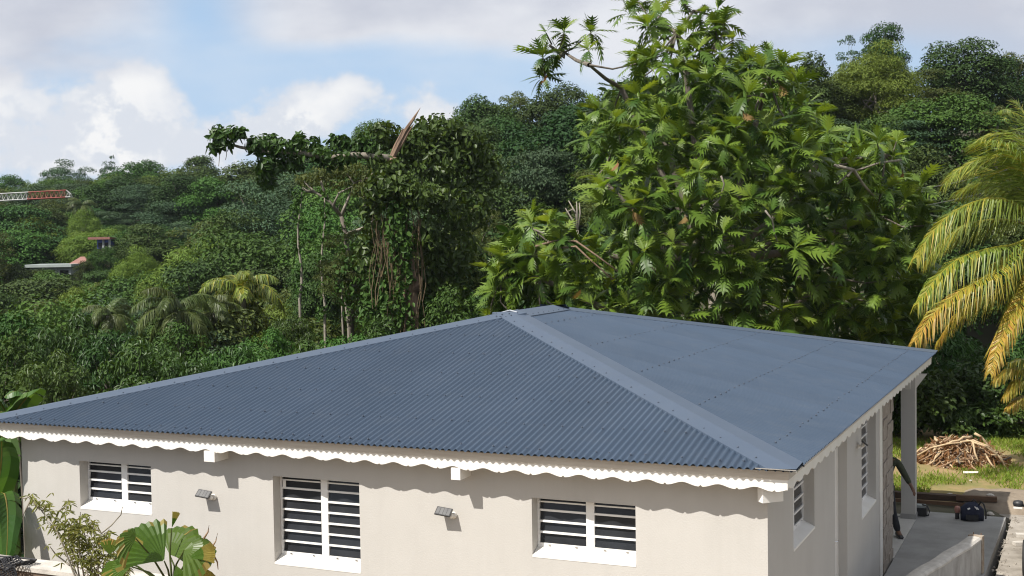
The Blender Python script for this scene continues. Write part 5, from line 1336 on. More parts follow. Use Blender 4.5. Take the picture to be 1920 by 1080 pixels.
# ================================================================== plants in front of the wall
def thin_shrub():
    r = random.Random(15); nr = np.random.default_rng(15); d = 12.6; b = at(165, 1130, d); B = np.array([b[0], b[1], -.42])
    t = thing('slender_shrub', 'open shrub with thin stems and small drooping leaves in front of the left window', 'shrub', tuple(B)); L = lambda u, v, dd=d: tuple(at(u, v, dd)-B)
    stems = [[(150, 1110), (120, 1030), (100, 985), (78, 960), (58, 930)], [(155, 1110), (125, 1030), (112, 1000), (95, 980)], [(165, 1110), (150, 1040), (148, 990), (152, 960)], [(175, 1110), (170, 1050), (178, 1010), (170, 985)], [(185, 1110), (195, 1050), (215, 1020), (228, 1000)], [(150, 1100), (145, 1050), (128, 1020), (130, 985)],
             [(180, 1110), (185, 1060), (165, 1030), (160, 1000)], [(190, 1120), (210, 1070), (235, 1045), (250, 1025)], [(130, 1060), (105, 1040), (92, 1025)], [(58, 930), (45, 935), (36, 932)], [(60, 935), (48, 955), (42, 970)], [(100, 985), (112, 958), (124, 950), (127, 935)], [(170, 985), (190, 1000), (210, 985), (226, 965), (229, 950)], [(180, 1110), (160, 1070), (140, 1060), (128, 1050)], [(60, 935), (70, 950), (80, 958), (88, 945)], [(178, 1010), (196, 1005), (204, 992)], [(190, 1110), (178, 1075), (192, 1040), (186, 1015)]]
    pts = []; 
    for P in stems:
        mb = MB(); n = len(P); P3 = [L(u+r.uniform(-2, 2), v, d+r.uniform(-.18, .18)) for u, v in P]; mb.tube(P3, [.011*(1-.65*i/(n-1)) for i in range(n)], 5, cap=False); obj('stem', mb.mesh('stem', M['bark_pale'], True), t)
        for i in range(1, n):
            for k in range(5): q = r.random(); pts.append((np.array(P3[i-1])*(1-q)+np.array(P3[i])*q, i/n))
    cl = []
    for (u, v, ru, rv, n) in [(80, 945, 18, 12, 14), (62, 930, 10, 8, 8), (95, 965, 14, 12, 14), (110, 985, 18, 14, 18), (130, 990, 20, 16, 26), (150, 985, 20, 20, 30), (172, 985, 14, 16, 22), (140, 1010, 30, 18, 44), (165, 1020, 34, 18, 50), (195, 1010, 16, 18, 22), (150, 1045, 40, 16, 44), (190, 1050, 36, 18, 44), (225, 1040, 20, 18, 26), (205, 1070, 34, 14, 30), (235, 1060, 14, 14, 14), (128, 940, 4, 8, 5), (120, 960, 8, 6, 6)]:
        for _ in range(n): cl.append(np.array(L(u+r.gauss(0, .55)*ru, v+r.gauss(0, .55)*rv, d+r.gauss(0, .14))))
    P = []; D = []; 
    for c in cl:
        a = r.uniform(0, 6.28)
        for k in range(r.randint(2, 4)):
            a += r.uniform(1, 2.4); P.append(c); D.append((math.cos(a), math.sin(a), r.uniform(-.9, .35)))
    P = np.array(P); D = unit(np.array(D)); Nn = unit(np.array([0, 0, 1.0])+nr.normal(0, .4, P.shape)); n = len(P)
    V, F = leaf_quads(P, D, Nn, nr.uniform(.05, .095, n), nr.uniform(.014, .024, n), True, .35); tag(obj('foliage', np_mesh('foliage', V, F, M['l_shrub']), t), kind='stuff')
thin_shrub()
def fan_blade(c, axis, nrm, R_, span, n, seed, mats, ymix=.0, droop=.25):
    """pleated round fan leaf: c hub, axis = middle direction, nrm = upper side"""
    r = random.Random(seed); axis = unit(np.array(axis, float)); nrm = np.array(nrm, float); S = unit(np.cross(nrm, axis)); nrm = np.cross(axis, S); mb = MB(); rows = []
    for i in range(2*n+1):
        th = (i/(2*n)-.5)*span; dr = math.cos(th)*axis+math.sin(th)*S; pl = .017*R_*(1 if i % 2 else -1); row = []
        e = R_*(1+r.uniform(-.03, .02))*(1 if i % 2 else .955)
        for q in (.03, .3, .6, .85, 1.0):
            row.append(np.array(c)+dr*e*q*(1-.10*droop*q)+nrm*(pl*q+.10*R_*math.sin(q*2.2)+.05*R_*math.sin(th*2+seed)*q)-np.array([0, 0, 1])*droop*R_*q*q*q*(.6+.5*abs(th)/(span/2)))
        rows.append(row)
    base = len(mb.v)
    for row in rows: mb.v += [tuple(p) for p in row]
    for i in range(2*n):
        y = 1 if (r.random() < ymix) else 0
        for j in range(4): mb.f.append((base+5*i+j, base+5*i+j+1, base+5*(i+1)+j+1, base+5*(i+1)+j)); mb.m.append(1 if ((y and j > 1) or (j == 3 and r.random() < .12+ymix)) else 0)
    return mb.mesh('leaf', mats, False)
def fan_palm():
    d = 11.6; b = at(320, 1200, d); B = np.array([b[0], b[1], -.42]); t = thing('fan_palm', 'small fan palm with round pleated leaves and some yellow edges in front of the wall', 'palm', tuple(B))
    L = lambda u, v, dd=d: np.array(at(u, v, dd)-B); right, up, fw = AX[0], AX[1], AX[2]; mats = [M['l_fan'], M['l_fan_y']]
    mb = MB(); mb.tube([(0, 0, -.2), tuple(L(322, 1120)*.6), tuple(L(322, 1100))], [.06, .05, .035], 8); obj('stem', mb.mesh('stem', M['bark'], True), t)
    for k, (hu, hv, dd, ax, nr, R_, span, ym, dp, mt) in enumerate([
        (308, 1052, d-.25, (-1, .80, .1), (.25, .55, -.75), .47, 1.75, .05, .10, mats), (318, 1040, d+.15, (.62, .72, .2), (-.3, .6, -.75), .44, 2.5, .06, .30, mats), (345, 1032, d-.2, (.85, .05, -.3), (.1, .75, -.6), .36, 2.2, .10, .45, mats),
        (255, 1010, d-.42, (-.55, .2, -.3), (-.1, .4, -.9), .22, 2.4, .35, .5, mats), (352, 1048, d-.3, (1, .32, 0), (-.2, .5, -.8), .30, .8, .9, .1, mats), (205, 1040, d-.1, (.1, .8, 0), (.1, .4, -.9), .20, 1.5, .4, .2, mats), (245, 1062, d-.2, (-.9, -.25, 0), (.1, .5, -.8), .30, 1.5, .15, .3, mats),
        (330, 1060, d-.35, (.3, -.8, 0), (0, .3, -.9), .30, 1.2, .5, .2, mats), (345, 1065, d+.1, (.6, -.4, .2), (0, .5, -.8), .34, 1.4, .8, .4, [M['l_dead'], M['l_fan_y']]), (322, 990, d+.1, (.25, 1, .2), (.3, .2, -.9), .17, .5, .9, .0, mats)]):
        c = L(hu, hv, dd); A = right*ax[0]+up*ax[1]+fw*ax[2]; Nn = right*nr[0]+up*nr[1]+fw*nr[2]
        lf = obj('leaf', fan_blade(c, A, Nn, R_*.92, span, 11, 60+k, mt, ym, dp), t)
        mb = MB(); s0 = L(322+4*math.sin(k), 1105); md = (s0+c)/2+up*.05+right*.03*math.sin(k*2); mb.tube([tuple(s0), tuple(md), tuple(c)], [.012, .009, .006], 5, cap=False); obj('stalk', mb.mesh('stalk', M['l_olive'], True), lf)
    for k, (u, v, u2, v2) in enumerate([(382, 1010, 392, 985), (395, 1030, 408, 1000), (400, 1040, 409, 1068), (250, 1000, 243, 1028), (365, 1075, 352, 1110)]):
        mb = MB(); mb.tube([tuple(L(u, v, d-.2)), tuple(L((u+u2)/2+3, (v+v2)/2, d-.2)), tuple(L(u2, v2, d-.2))], [.010, .007, .003], 4); obj('dry_strip', mb.mesh('dry_strip', M['dry'], True), t)
fan_palm()

# ================================================================== lawn, brushwood pile, timber and litter behind the porch
def grass():
    r = np.random.default_rng(9); n = 70000; x = r.uniform(-5, 8, n); y = r.uniform(15.0, 24, n)
    k = np.sin(x*1.7+.6)*np.cos(y*1.3+1)+.7*np.sin(x*.8-y*1.1)+.5*np.sin(x*4.3+y*3.1)+r.normal(0, .45, n); ok = (k > -.15) & ~((x > -.4) & (x < 3.6) & (y < 16.4+.4*np.sin(x*3))); x, y = x[ok], y[ok]; n = len(x)
    z = -.03+.035*(np.sin(x*1.9+2)*np.cos(y*1.6)+.5*np.sin(x*4.1+y*3.3))
    P = np.column_stack([x, y, z-.01]); D = unit(np.column_stack([r.normal(0, .55, n), r.normal(0, .55, n), np.ones(n)])); Nn = unit(r.normal(size=(n, 3)))
    V, F = leaf_quads(P, D, Nn, r.uniform(.06, .17, n), r.uniform(.012, .028, n)); tag(obj('grass', np_mesh('grass', V, F, M['grass'])), kind='stuff')
grass()
def brush_pile():
    r = random.Random(77); cx, cy, rx, ry, hz = -.12, 19.5, 1.06, .95, .60; t = thing('brushwood_pile', 'heap of dry brown branches and palm stalks on the lawn before the hedge', 'brushwood pile', (cx, cy, -.04))
    variants = []
    for k in range(8):
        mb = MB(); n = 6; L_ = 1.0; b = r.uniform(.05, .28); P = [(L_*(i/n-.5), b*math.sin(PI*i/n)*r.uniform(.8, 1.2), r.uniform(-.02, .02)) for i in range(n+1)]
        mb.tube(P, [.026*(1-.6*i/n) for i in range(n+1)], 5); variants.append([mb.mesh('dry_branch', M[q], True) for q in ('dry', 'dry_pale', 'bark', 'bark_red')])
    for k in range(285):
        a = r.uniform(0, 2*PI); q = math.sqrt(r.random()); x, y = rx*q*math.cos(a), ry*q*math.sin(a); top = hz*max(.05, 1-q**2.2); z = top*r.uniform(.25, 1.02)
        L_ = r.uniform(.35, 1.0); me = variants[k % 8][0 if r.random() < .38 else (1 if r.random() < .55 else (2 if r.random() < .5 else 3))]
        sl = math.atan2(hz*1.5*q, 1.0)*.8; o = obj('dry_branch', me, t, (x, y, z)); az = a+r.gauss(0, .7) if r.random() < .45 else r.uniform(0, 2*PI)
        o.rotation_euler = (r.uniform(-.5, .5), (sl if abs(math.cos(az-a)) > .5 else 0)*(1 if math.cos(az-a) > 0 else -1)*.9+r.gauss(0, .18), az); o.scale = (L_, L_, L_*r.uniform(.8, 1.5))
    # long arched stalks over the right end
    for (P) in [[(.05, -.5, .56), (.35, -.55, .62), (.70, -.6, .50), (.98, -.65, .24), (1.08, -.7, .0)], [(.3, -.6, .60), (.62, -.7, .52), (.9, -.75, .34), (1.1, -.8, .02)], [(.34, -.6, .60), (.40, -.8, .36), (.48, -.85, .18)], [(-.9, -.6, .20), (-.6, -.6, .40), (-.2, -.6, .52), (.1, -.6, .56)], [(.62, -.7, .34), (.75, -.9, .16), (.9, -1.0, .0)], [(-1.05, -.5, .12), (-.9, -.5, .3), (-.82, -.5, .38)]]:
        mb = MB(); mb.tube(P, [.024, .022, .020, .016, .010][:len(P)], 6); obj('dry_branch', mb.mesh('dry_branch', M['dry_pale'], True), t)
    # fallen dry leaf litter in the heap
    nr = np.random.default_rng(5); n = 2600; a = nr.uniform(0, 2*PI, n); q = np.sqrt(nr.random(n))*1.08; P = np.column_stack([rx*q*np.cos(a), ry*q*np.sin(a), hz*np.maximum(.03, 1-q**2.2)*nr.uniform(.3, .98, n)])
    V, F = leaf_quads(P, unit(nr.normal(size=(n, 3))), unit(nr.normal(size=(n, 3))+np.array([0, 0, .5])), nr.uniform(.08, .25, n), nr.uniform(.03, .07, n), True); tag(obj('leaf_litter', np_mesh('leaf_litter', V, F, M['l_dead']), t), kind='stuff')
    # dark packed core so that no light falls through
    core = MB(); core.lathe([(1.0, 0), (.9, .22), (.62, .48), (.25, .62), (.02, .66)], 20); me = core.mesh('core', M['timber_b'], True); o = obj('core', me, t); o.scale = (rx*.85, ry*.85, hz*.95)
brush_pile()
def plank(lab, p0, p1, w, h, m_, name='timber_beam'):
    p0, p1 = np.array(p0), np.array(p1); L_ = np.linalg.norm(p1-p0); a = math.atan2(p1[1]-p0[1], p1[0]-p0[0]); mb = MB(); mb.box(0, L_, -w/2, w/2, 0, h)
    r = random.Random(int(L_*100)); mb.v = [(x, y+r.uniform(-.008, .008), z+r.uniform(-.008, .008)) for x, y, z in mb.v]
    o = obj(name, mb.mesh(name, m_), None, tuple(p0), (0, -math.asin((p1[2]-p0[2])/L_), a)); return tag(o, lab, 'timber', 'timber lying behind the terrace')
plank('long dark beam lying behind the terrace between porch and lawn', (-4.5, 14.8, -.06), (.52, 14.75, -.03), .16, .13, M['timber'])
plank('thin pale-edged board lying along the front of the dark beam', (-4.0, 14.55, -.08), (.50, 14.48, -.07), .05, .07, M['timber_b'])
plank('short brown beam lying behind the bag at the end of the terrace', (.22, 14.62, .03), (1.00, 14.68, .03), .12, .10, M['timber_b'])
p = on_z(1820, 887, .0); o = plank('white strip lying in the grass in front of the brushwood pile', (p[0]-.16, p[1], .0), (p[0]+.16, p[1]+.05, .01), .07, .03, M['white'], 'white_strip'); 
def rock(lab, P, s, m_):
    r = random.Random(int(P[0]*1000) % 997); mb = MB(); mb.lathe([(.3*s, 0), (.5*s, .12*s), (.46*s, .32*s), (.25*s, .46*s), (.05*s, .5*s)], 9); mb.v = [(x*r.uniform(.75, 1.2), y*r.uniform(.75, 1.2), z*r.uniform(.85, 1.1)) for x, y, z in mb.v]
    return tag(obj('rock', mb.mesh('rock', m_), None, tuple(P)), lab, 'rock', 'pale stones behind the terrace')
for (u, v, z, s, lab) in [(1781, 930, .02, .13, 'white stone at the end of the long dark beam'), (1857, 932, .06, .16, 'pale stone on the sandy patch behind the short beam'), (1857, 966, -.1, .14, 'pale stone beside the far corner of the terrace'), (1820, 902, .0, .06, 'small pale chip in the grass')]:
    p = on_z(u, v, z); rock(lab, p, s, M['cap'])
def rubble():
    r = random.Random(31); mb = MB()
    for k in range(110):
        y = r.uniform(8.5, 14.2); x = 1.15+.017*(y-8.5)+abs(r.gauss(0, .14))+.03; s = r.uniform(.015, .05); n0 = len(mb.v); mb.lathe([(.4*s, 0), (.6*s, .2*s), (.4*s, .6*s), (.05*s, .75*s)], 6, c=(x, y, -.165)); mb.v[n0:] = [(a+r.uniform(-.2, .2)*s, b+r.uniform(-.2, .2)*s, c) for a, b, c in mb.v[n0:]]
    tag(obj('rubble', mb.mesh('rubble', M['drive'])), kind='stuff')
rubble()
# broken kerb pieces beside the driveway
for k, (x, y, w, l, lab) in enumerate([(1.62, 12.55, .34, .16, 'broken concrete slab piece on the driveway, the farther one'), (1.58, 11.9, .30, .14, 'broken concrete slab piece on the driveway, the nearer one')]):
    mb = MB(); Rm = Matrix.Rotation(.2+.3*k, 4, 'Z'); mb.box(-w/2, w/2, -l/2, l/2, 0, .06, M=Rm); tag(obj('concrete_piece', mb.mesh('concrete_piece', M['cap']), None, (x, y, -.158)), lab, 'concrete piece', 'broken pieces on the driveway')

# ================================================================== bag, bottle, machine on the terrace
def bag():
    p = on_z(1822, 976, 0); t = thing('tool_bag', 'dark navy bag with white marks slumped on the terrace', 'bag', (p[0], p[1], 0), .25)
    mb = MB(); prof = []
    n0, k = 9, 16; ring = []
    for i in range(n0+1):
        s = i/n0; x = -.20+.42*s; ry = .115*(math.sin(PI*min(max(s*.9+.08, 0), 1))**.5); rz = .10+.085*math.sin(PI*min(1, s*.85+.1)); ring.append([(x, ry*math.cos(2*PI*j/k)*(1.1 if math.sin(2*PI*j/k) < 0 else .9), max(.003, rz+rz*.98*math.sin(2*PI*j/k)+.012*math.sin(j*2+i))) for j in range(k)])
    b0 = len(mb.v)
    for rr_ in ring: mb.v += rr_
    for i in range(n0):
        for j in range(k): mb.f.append((b0+i*k+j, b0+i*k+(j+1) % k, b0+(i+1)*k+(j+1) % k, b0+(i+1)*k+j)); mb.m.append(0)
    mb.f.append(tuple(b0+j for j in range(k))[::-1]); mb.f.append(tuple(b0+n0*k+j for j in range(k))); mb.m += [0, 0]
    obj('bag_body', mb.mesh('bag_body', M['navy'], True), t)
    mb = MB(); mb.tube([(.12, -.02, .30), (.16, -.04, .37), (.21, -.04, .33), (.25, -.06, .18), (.24, -.08, .05)], .014, 6); obj('strap', mb.mesh('strap', M['black'], True), t)
    mb = MB(); mb.tube([(-.02, -.03, .34), (.03, -.02, .42), (.09, -.02, .35)], .011, 6); obj('carry_handle', mb.mesh('carry_handle', M['black'], True), t)
    for (x, z, w, h, a) in [(-.07, .245, .05, .03, -.4), (.06, .26, .016, .075, -.6), (.09, .255, .014, .06, -.6)]:
        mb = MB(); Rm = Matrix.Translation((x, -.098, z)) @ Matrix.Rotation(-.55, 4, 'X') @ Matrix.Rotation(a, 4, 'Y'); mb.box(-w/2, w/2, -.004, .004, -h/2, h/2, M=Rm)
        obj('white_mark', mb.mesh('white_mark', M['white']), t)
    mb = MB(); mb.box(-.12, .1, -.128, -.10, .03, .13); obj('pocket', mb.mesh('pocket', M['black']), t)
bag()
p = on_z(1795, 973, 0); t = thing('bottle', 'black bottle with pinkish upper half standing left of the bag', 'bottle', (p[0], p[1], 0))
mb = MB(); mb.lathe([(.036, 0), (.040, .006), (.040, .115), (.036, .12)], 14); obj('base', mb.mesh('base', M['black'], True), t)
mb = MB(); mb.lathe([(.040, .12), (.055, .15), (.055, .21), (.040, .245), (.02, .25)], 14); obj('cap', mb.mesh('cap', M['pink'], True), t)
def machine():
    p = on_z(1731, 967, 0); t = thing('power_tool_case', 'black machine with loop handle and grey top standing behind the porch column', 'machine', (p[0]-.03, p[1], 0))
    mb = MB(); mb.box(-.16, .10, -.10, .10, .02, .17); obj('case_body', mb.mesh('case_body', M['black']), t)
    mb = MB(); mb.box(-.14, .07, -.085, .085, .17, .215); obj('lid', mb.mesh('lid', M['grey_wall']), t)
    mb = MB(); mb.tube([(.06, -.09, .02), (.14, -.10, .04), (.16, -.10, .12), (.12, -.09, .21), (.02, -.08, .235)], .014, 7); obj('handle', mb.mesh('handle', M['black'], True), t)
    mb = MB(); mb.tube([(-.16, -.02, .05), (-.4, -.3, .012), (-.62, -.35, .012), (-.9, -.2, .012), (-1.3, .2, .012)], .010, 5); obj('power_cord', mb.mesh('power_cord', M['grey_wall'], True), t)
machine()

# ================================================================== the worker half hidden behind the stone pilaster
def skin_body(name, verts, edges, radii, mats, parent, sub=2, root=0):
    me = bpy.data.meshes.new(name); me.from_pydata(verts, edges, []); me.update()
    o = obj(name, me, parent); me.materials.append(mats)
    sk = o.modifiers.new('skin', 'SKIN'); sk.use_smooth_shade = True
    if not me.skin_vertices: 
        me.skin_vertices  # layer is created with the modifier
    for i, rd in enumerate(radii):
        me.skin_vertices[0].data[i].radius = (rd, rd) if not isinstance(rd, tuple) else rd
        me.skin_vertices[0].data[i].use_root = (i == root)
    ss = o.modifiers.new('sub', 'SUBSURF'); ss.levels = sub; ss.render_levels = sub
    return o
def person():
    F = np.array(on_z(1684, 1007, 0.004)); bx, by = F[0]-.30, F[1]
    t = thing('person', 'person in dark trousers and olive top, reaching out, half hidden behind the stone pilaster', 'person', (bx, by, .004))
    # body, one continuous surface (skin); clothes are shells over it
    J = {'pelvis': (.04, 0, .92), 'belly': (.05, 0, 1.08), 'chest': (.09, -.01, 1.28), 'neck': (.11, -.01, 1.46), 'head0': (.115, -.02, 1.56), 'head1': (.115, -.025, 1.66), 'head2': (.11, -.02, 1.74),
         'hipR': (.14, 0, .86), 'kneeR': (.20, -.04, .48), 'ankR': (.30, .02, .09), 'toeR': (.36, -.10, .035), 'hipL': (-.06, 0, .86), 'kneeL': (-.10, -.03, .48), 'ankL': (-.12, .03, .09), 'toeL': (-.10, -.12, .035),
         'shR': (.27, 0, 1.40), 'elR': (.42, -.02, 1.15), 'wrR': (.545, -.06, .94), 'paR': (.575, -.075, .88), 'shL': (-.07, 0, 1.40), 'elL': (-.20, -.05, 1.16), 'wrL': (-.16, -.26, 1.05), 'paL': (-.14, -.32, 1.04)}
    R_ = {'pelvis': (.135, .11), 'belly': (.125, .10), 'chest': (.155, .11), 'neck': .055, 'head0': .075, 'head1': .088, 'head2': .07, 'hipR': .095, 'kneeR': .062, 'ankR': .044, 'toeR': .038, 'hipL': .095, 'kneeL': .062, 'ankL': .044, 'toeL': .038,
          'shR': .062, 'elR': .045, 'wrR': .030, 'paR': .034, 'shL': .062, 'elL': .045, 'wrL': .030, 'paL': .034}
    E_ = [('pelvis', 'belly'), ('belly', 'chest'), ('chest', 'neck'), ('neck', 'head0'), ('head0', 'head1'), ('head1', 'head2'), ('pelvis', 'hipR'), ('hipR', 'kneeR'), ('kneeR', 'ankR'), ('ankR', 'toeR'), ('pelvis', 'hipL'), ('hipL', 'kneeL'), ('kneeL', 'ankL'), ('ankL', 'toeL'),
          ('chest', 'shR'), ('shR', 'elR'), ('elR', 'wrR'), ('wrR', 'paR'), ('chest', 'shL'), ('shL', 'elL'), ('elL', 'wrL'), ('wrL', 'paL')]
    names = list(J); V = [J[n] for n in names]; Ed = [(names.index(a), names.index(b)) for a, b in E_]; Rd = [R_[n] for n in names]
    # fingers and thumb of both hands
    for side, pa, wr in (('R', J['paR'], J['wrR']), ('L', J['paL'], J['wrL'])):
        d = unit(np.array(pa)-np.array(wr)); sd = unit(np.cross(d, np.array([0, 0, 1.0]))); nn = np.cross(sd, d); ip = names.index('pa'+side)
        for k, ln in enumerate((.062, .072, .068, .052)):
            b0 = np.array(pa)+d*.025+sd*(k-1.5)*.018; b1 = b0+d*ln*.55-nn*.008; b2 = b1+d*ln*.45-nn*.022; i0 = len(V)
            V += [tuple(b0), tuple(b1), tuple(b2)]; Rd += [.0095, .0085, .0065]; Ed += [(ip, i0), (i0, i0+1), (i0+1, i0+2)]
        b0 = np.array(pa)-d*.012-sd*.034; b1 = b0+d*.03-sd*.018-nn*.01; i0 = len(V); V += [tuple(b0), tuple(b1)]; Rd += [.011, .0085]; Ed += [(ip, i0), (i0, i0+1)]
    skin_body('body', V, Ed, Rd, M['skin'], t)
    def sub(keys, name, m_, grow, cut=None):
        ks = [k for k in keys]; Vv = [J[k] for k in ks]; ee = [(ks.index(a), ks.index(b)) for a, b in E_ if a in ks and b in ks]
        rr_ = [tuple(x+grow for x in R_[k]) if isinstance(R_[k], tuple) else R_[k]+grow for k in ks]
        if cut: Vv, rr_ = cut(ks, Vv, rr_)
        return skin_body(name, Vv, ee, rr_, m_, t)
    sub(['pelvis', 'hipR', 'kneeR', 'ankR', 'hipL', 'kneeL', 'ankL'], 'trousers', M['cloth_dark'], .018)
    def cuts(ks, Vv, rr_):
        Vv = list(Vv)
        for s in 'RL':
            i = ks.index('wr'+s); e = np.array(J['el'+s]); Vv[i] = tuple(e+(np.array(J['wr'+s])-e)*.8)
        return Vv, rr_
    sub(['belly', 'pelvis', 'chest', 'shR', 'elR', 'wrR', 'shL', 'elL', 'wrL'], 'top', M['cloth_olive'], .016, cuts)
    for s, nm in (('R', 'shoe'), ('L', 'shoe')):
        a, b = np.array(J['ank'+s]), np.array(J['toe'+s]); mb = MB(); dv = unit((b-a)*np.array([1, 1, 0])); ang = math.atan2(dv[1], dv[0])
        Rm = Matrix.Translation((a[0], a[1], 0)) @ Matrix.Rotation(ang, 4, 'Z'); rings = [(-.075, .034, .10), (-.04, .044, .115), (.03, .046, .10), (.10, .05, .07), (.16, .046, .055), (.195, .028, .035)]
        n0 = len(mb.v); k = 10
        for x, w, h in rings: mb.v += [tuple(Rm @ Vector((x, w*math.cos(2*PI*j/k), h*.5+h*.5*math.sin(2*PI*j/k)))) for j in range(k)]
        for i in range(len(rings)-1):
            for j in range(k): mb.f.append((n0+i*k+j, n0+i*k+(j+1) % k, n0+(i+1)*k+(j+1) % k, n0+(i+1)*k+j)); mb.m.append(0)
        mb.f.append(tuple(n0+j for j in range(k))[::-1]); mb.f.append(tuple(n0+(len(rings)-1)*k+j for j in range(k))); mb.m += [0, 0]
        obj(nm, mb.mesh(nm, M['black'], True), t)
    mb = MB(); mb.lathe([(.088, -.01), (.097, .03), (.092, .07), (.06, .11), (.01, .125)], 14, c=(.112, -.005, 1.655)); obj('hair', mb.mesh('hair', M['hair'], True), t)
    mb = MB(); mb.tube([(.115, -.105, 1.645), (.115, -.125, 1.615), (.115, -.108, 1.605)], .012, 6)
    for sx in (-1, 1): mb.lathe([(.003, -.03), (.012, -.02), (.014, 0), (.004, .025)], 6, c=(.115+sx*.09, -.02, 1.635))
    obj('face_features', mb.mesh('face_features', M['skin'], True), t)
    mb = MB()
    for sx in (-1, 1): mb.lathe([(.002, -.010), (.010, -.004), (.010, .004), (.002, .010)], 8, c=(.115+sx*.032, -.098, 1.655))
    mb.tube([(.09, -.103, 1.575), (.115, -.108, 1.573), (.14, -.103, 1.575)], .005, 5); obj('eyes_and_mouth', mb.mesh('eyes_and_mouth', M['hair'], True), t)
person()

# ================================================================== parked car, mostly outside the right edge
def car():
    P = on_z(1911, 1035, .55); x0 = float(P[0])+.0; W2, L_ = 1.76, 4.05; y0 = 10.0-1.1
    t = thing('parked_car', 'grey-green car parked on the driveway, only its flank and mirror in view', 'car', (x0+W2/2, y0, -.16))
    # stations along the length: (y, half width, z of sill, z of shoulder)
    st = [(0.0, .62, .32, .70), (.12, .76, .24, .80), (.55, .86, .20, .86), (1.2, .88, .20, .90), (2.0, .88, .20, .93), (2.9, .88, .20, .95), (3.5, .86, .22, .95), (3.9, .76, .28, .92), (4.05, .60, .36, .80)]
    mb = MB(); rings = []
    for y, w, zs, zh in st: rings.append([(-w*.86, y, zs), (-w, y, zs+.12), (-w*1.0, y, (zs+zh)/2+.05), (-w*.97, y, zh-.08), (-w*.86, y, zh), (0, y, zh+.05), (w*.86, y, zh), (w*.97, y, zh-.08), (w, y, (zs+zh)/2+.05), (w, y, zs+.12), (w*.86, y, zs)])
    k = len(rings[0]); b = 0
    for rr_ in rings: mb.v += rr_
    for i in range(len(rings)-1):
        for j in range(k): mb.f.append((i*k+j, (i+1)*k+j, (i+1)*k+(j+1) % k, i*k+(j+1) % k)); mb.m.append(0)
    mb.f.append(tuple(range(k))); mb.f.append(tuple((len(rings)-1)*k+j for j in range(k))[::-1]); mb.m += [0, 0]
    me = mb.mesh('body', M['paint_car'], True); bo = obj('body', me, t); bv = bo.modifiers.new('sub', 'SUBSURF'); bv.levels = 1; bv.render_levels = 2
    lo = [(1.15, .80, .90), (3.75, .78, .92)]; 
    mb = MB(); A = [(-.80, 1.0, .92), (.80, 1.0, .92), (.80, 3.7, .94), (-.80, 3.7, .94)]; T = [(-.60, 1.75, 1.45), (.60, 1.75, 1.45), (.60, 3.1, 1.46), (-.60, 3.1, 1.46)]
    for i in range(4): mb.quad(A[i], A[(i+1) % 4], T[(i+1) % 4], T[i])
    obj('window_glass', mb.mesh('window_glass', M['glass']), t)
    mb = MB(); mb.box(-.62, .62, 1.72, 3.13, 1.452, 1.49)
    for i in range(4): mb.tube([A[i], T[i]], .035, 6)
    for sx in (-1, 1): mb.tube([(sx*.80, 2.35, .93), (sx*.605, 2.4, 1.455)], .03, 6)
    obj('roof', mb.mesh('roof', M['paint_car']), t)
    for (sx, y) in ((-1, .78), (1, .78), (-1, 3.25), (1, 3.25)):
        w = obj('wheel', None, t) if False else None
        mb = MB(); Rm = Matrix.Translation((sx*.78, y, .31)) @ Matrix.Rotation(PI/2, 4, 'Y'); mb.lathe([(.20, -.10), (.29, -.10), (.31, -.07), (.31, .07), (.29, .10), (.20, .10)], 24, M=Rm); tw = obj('wheel', mb.mesh('tyre', M['rubber'], True), t)
        mb = MB(); mb.lathe([(.02, -.095), (.195, -.09), (.195, .09), (.02, .095)], 20, M=Rm); obj('rim', mb.mesh('rim', M['chrome'], True), tw)
    for sx in (-1, 1):
        mb = MB(); mb.lathe([(.01, -.085), (.055, -.07), (.075, 0), (.06, .07), (.01, .085)], 12, M=Matrix.Translation((sx*.99, 1.62, 1.03)) @ Matrix.Rotation(PI/2, 4, 'Y') @ Matrix.Scale(.85, 4, (1, 0, 0))); mb.tube([(sx*.80, 1.66, .98), (sx*.93, 1.64, 1.0)], .025, 6)
        mr = obj('mirror', mb.mesh('mirror', M['black'], True), t); mb = MB(); mb.box(sx*.99-.07, sx*.99+.07, 1.545, 1.556, .955, .985); obj('trim_strip', mb.mesh('mirror_trim', M['white']), mr)
        mb = MB(); mb.lathe([(.02, -.05), (.09, -.03), (.10, .02), (.03, .05)], 12, M=Matrix.Translation((sx*.58, .06, .66)) @ Matrix.Rotation(PI/2, 4, 'X')); obj('headlight', mb.mesh('headlight', M['chrome'], True), t)
        mb = MB(); mb.box(sx*.62-.10, sx*.62+.10, 3.97, 4.02, .68, .80); obj('tail_light', mb.mesh('tail_light', M['red']), t)
        mb = MB(); mb.box(sx*.885-.012, sx*.885+.012, 2.1, 2.28, .80, .825); obj('door_handle', mb.mesh('door_handle', M['paint_car']), t)
car()

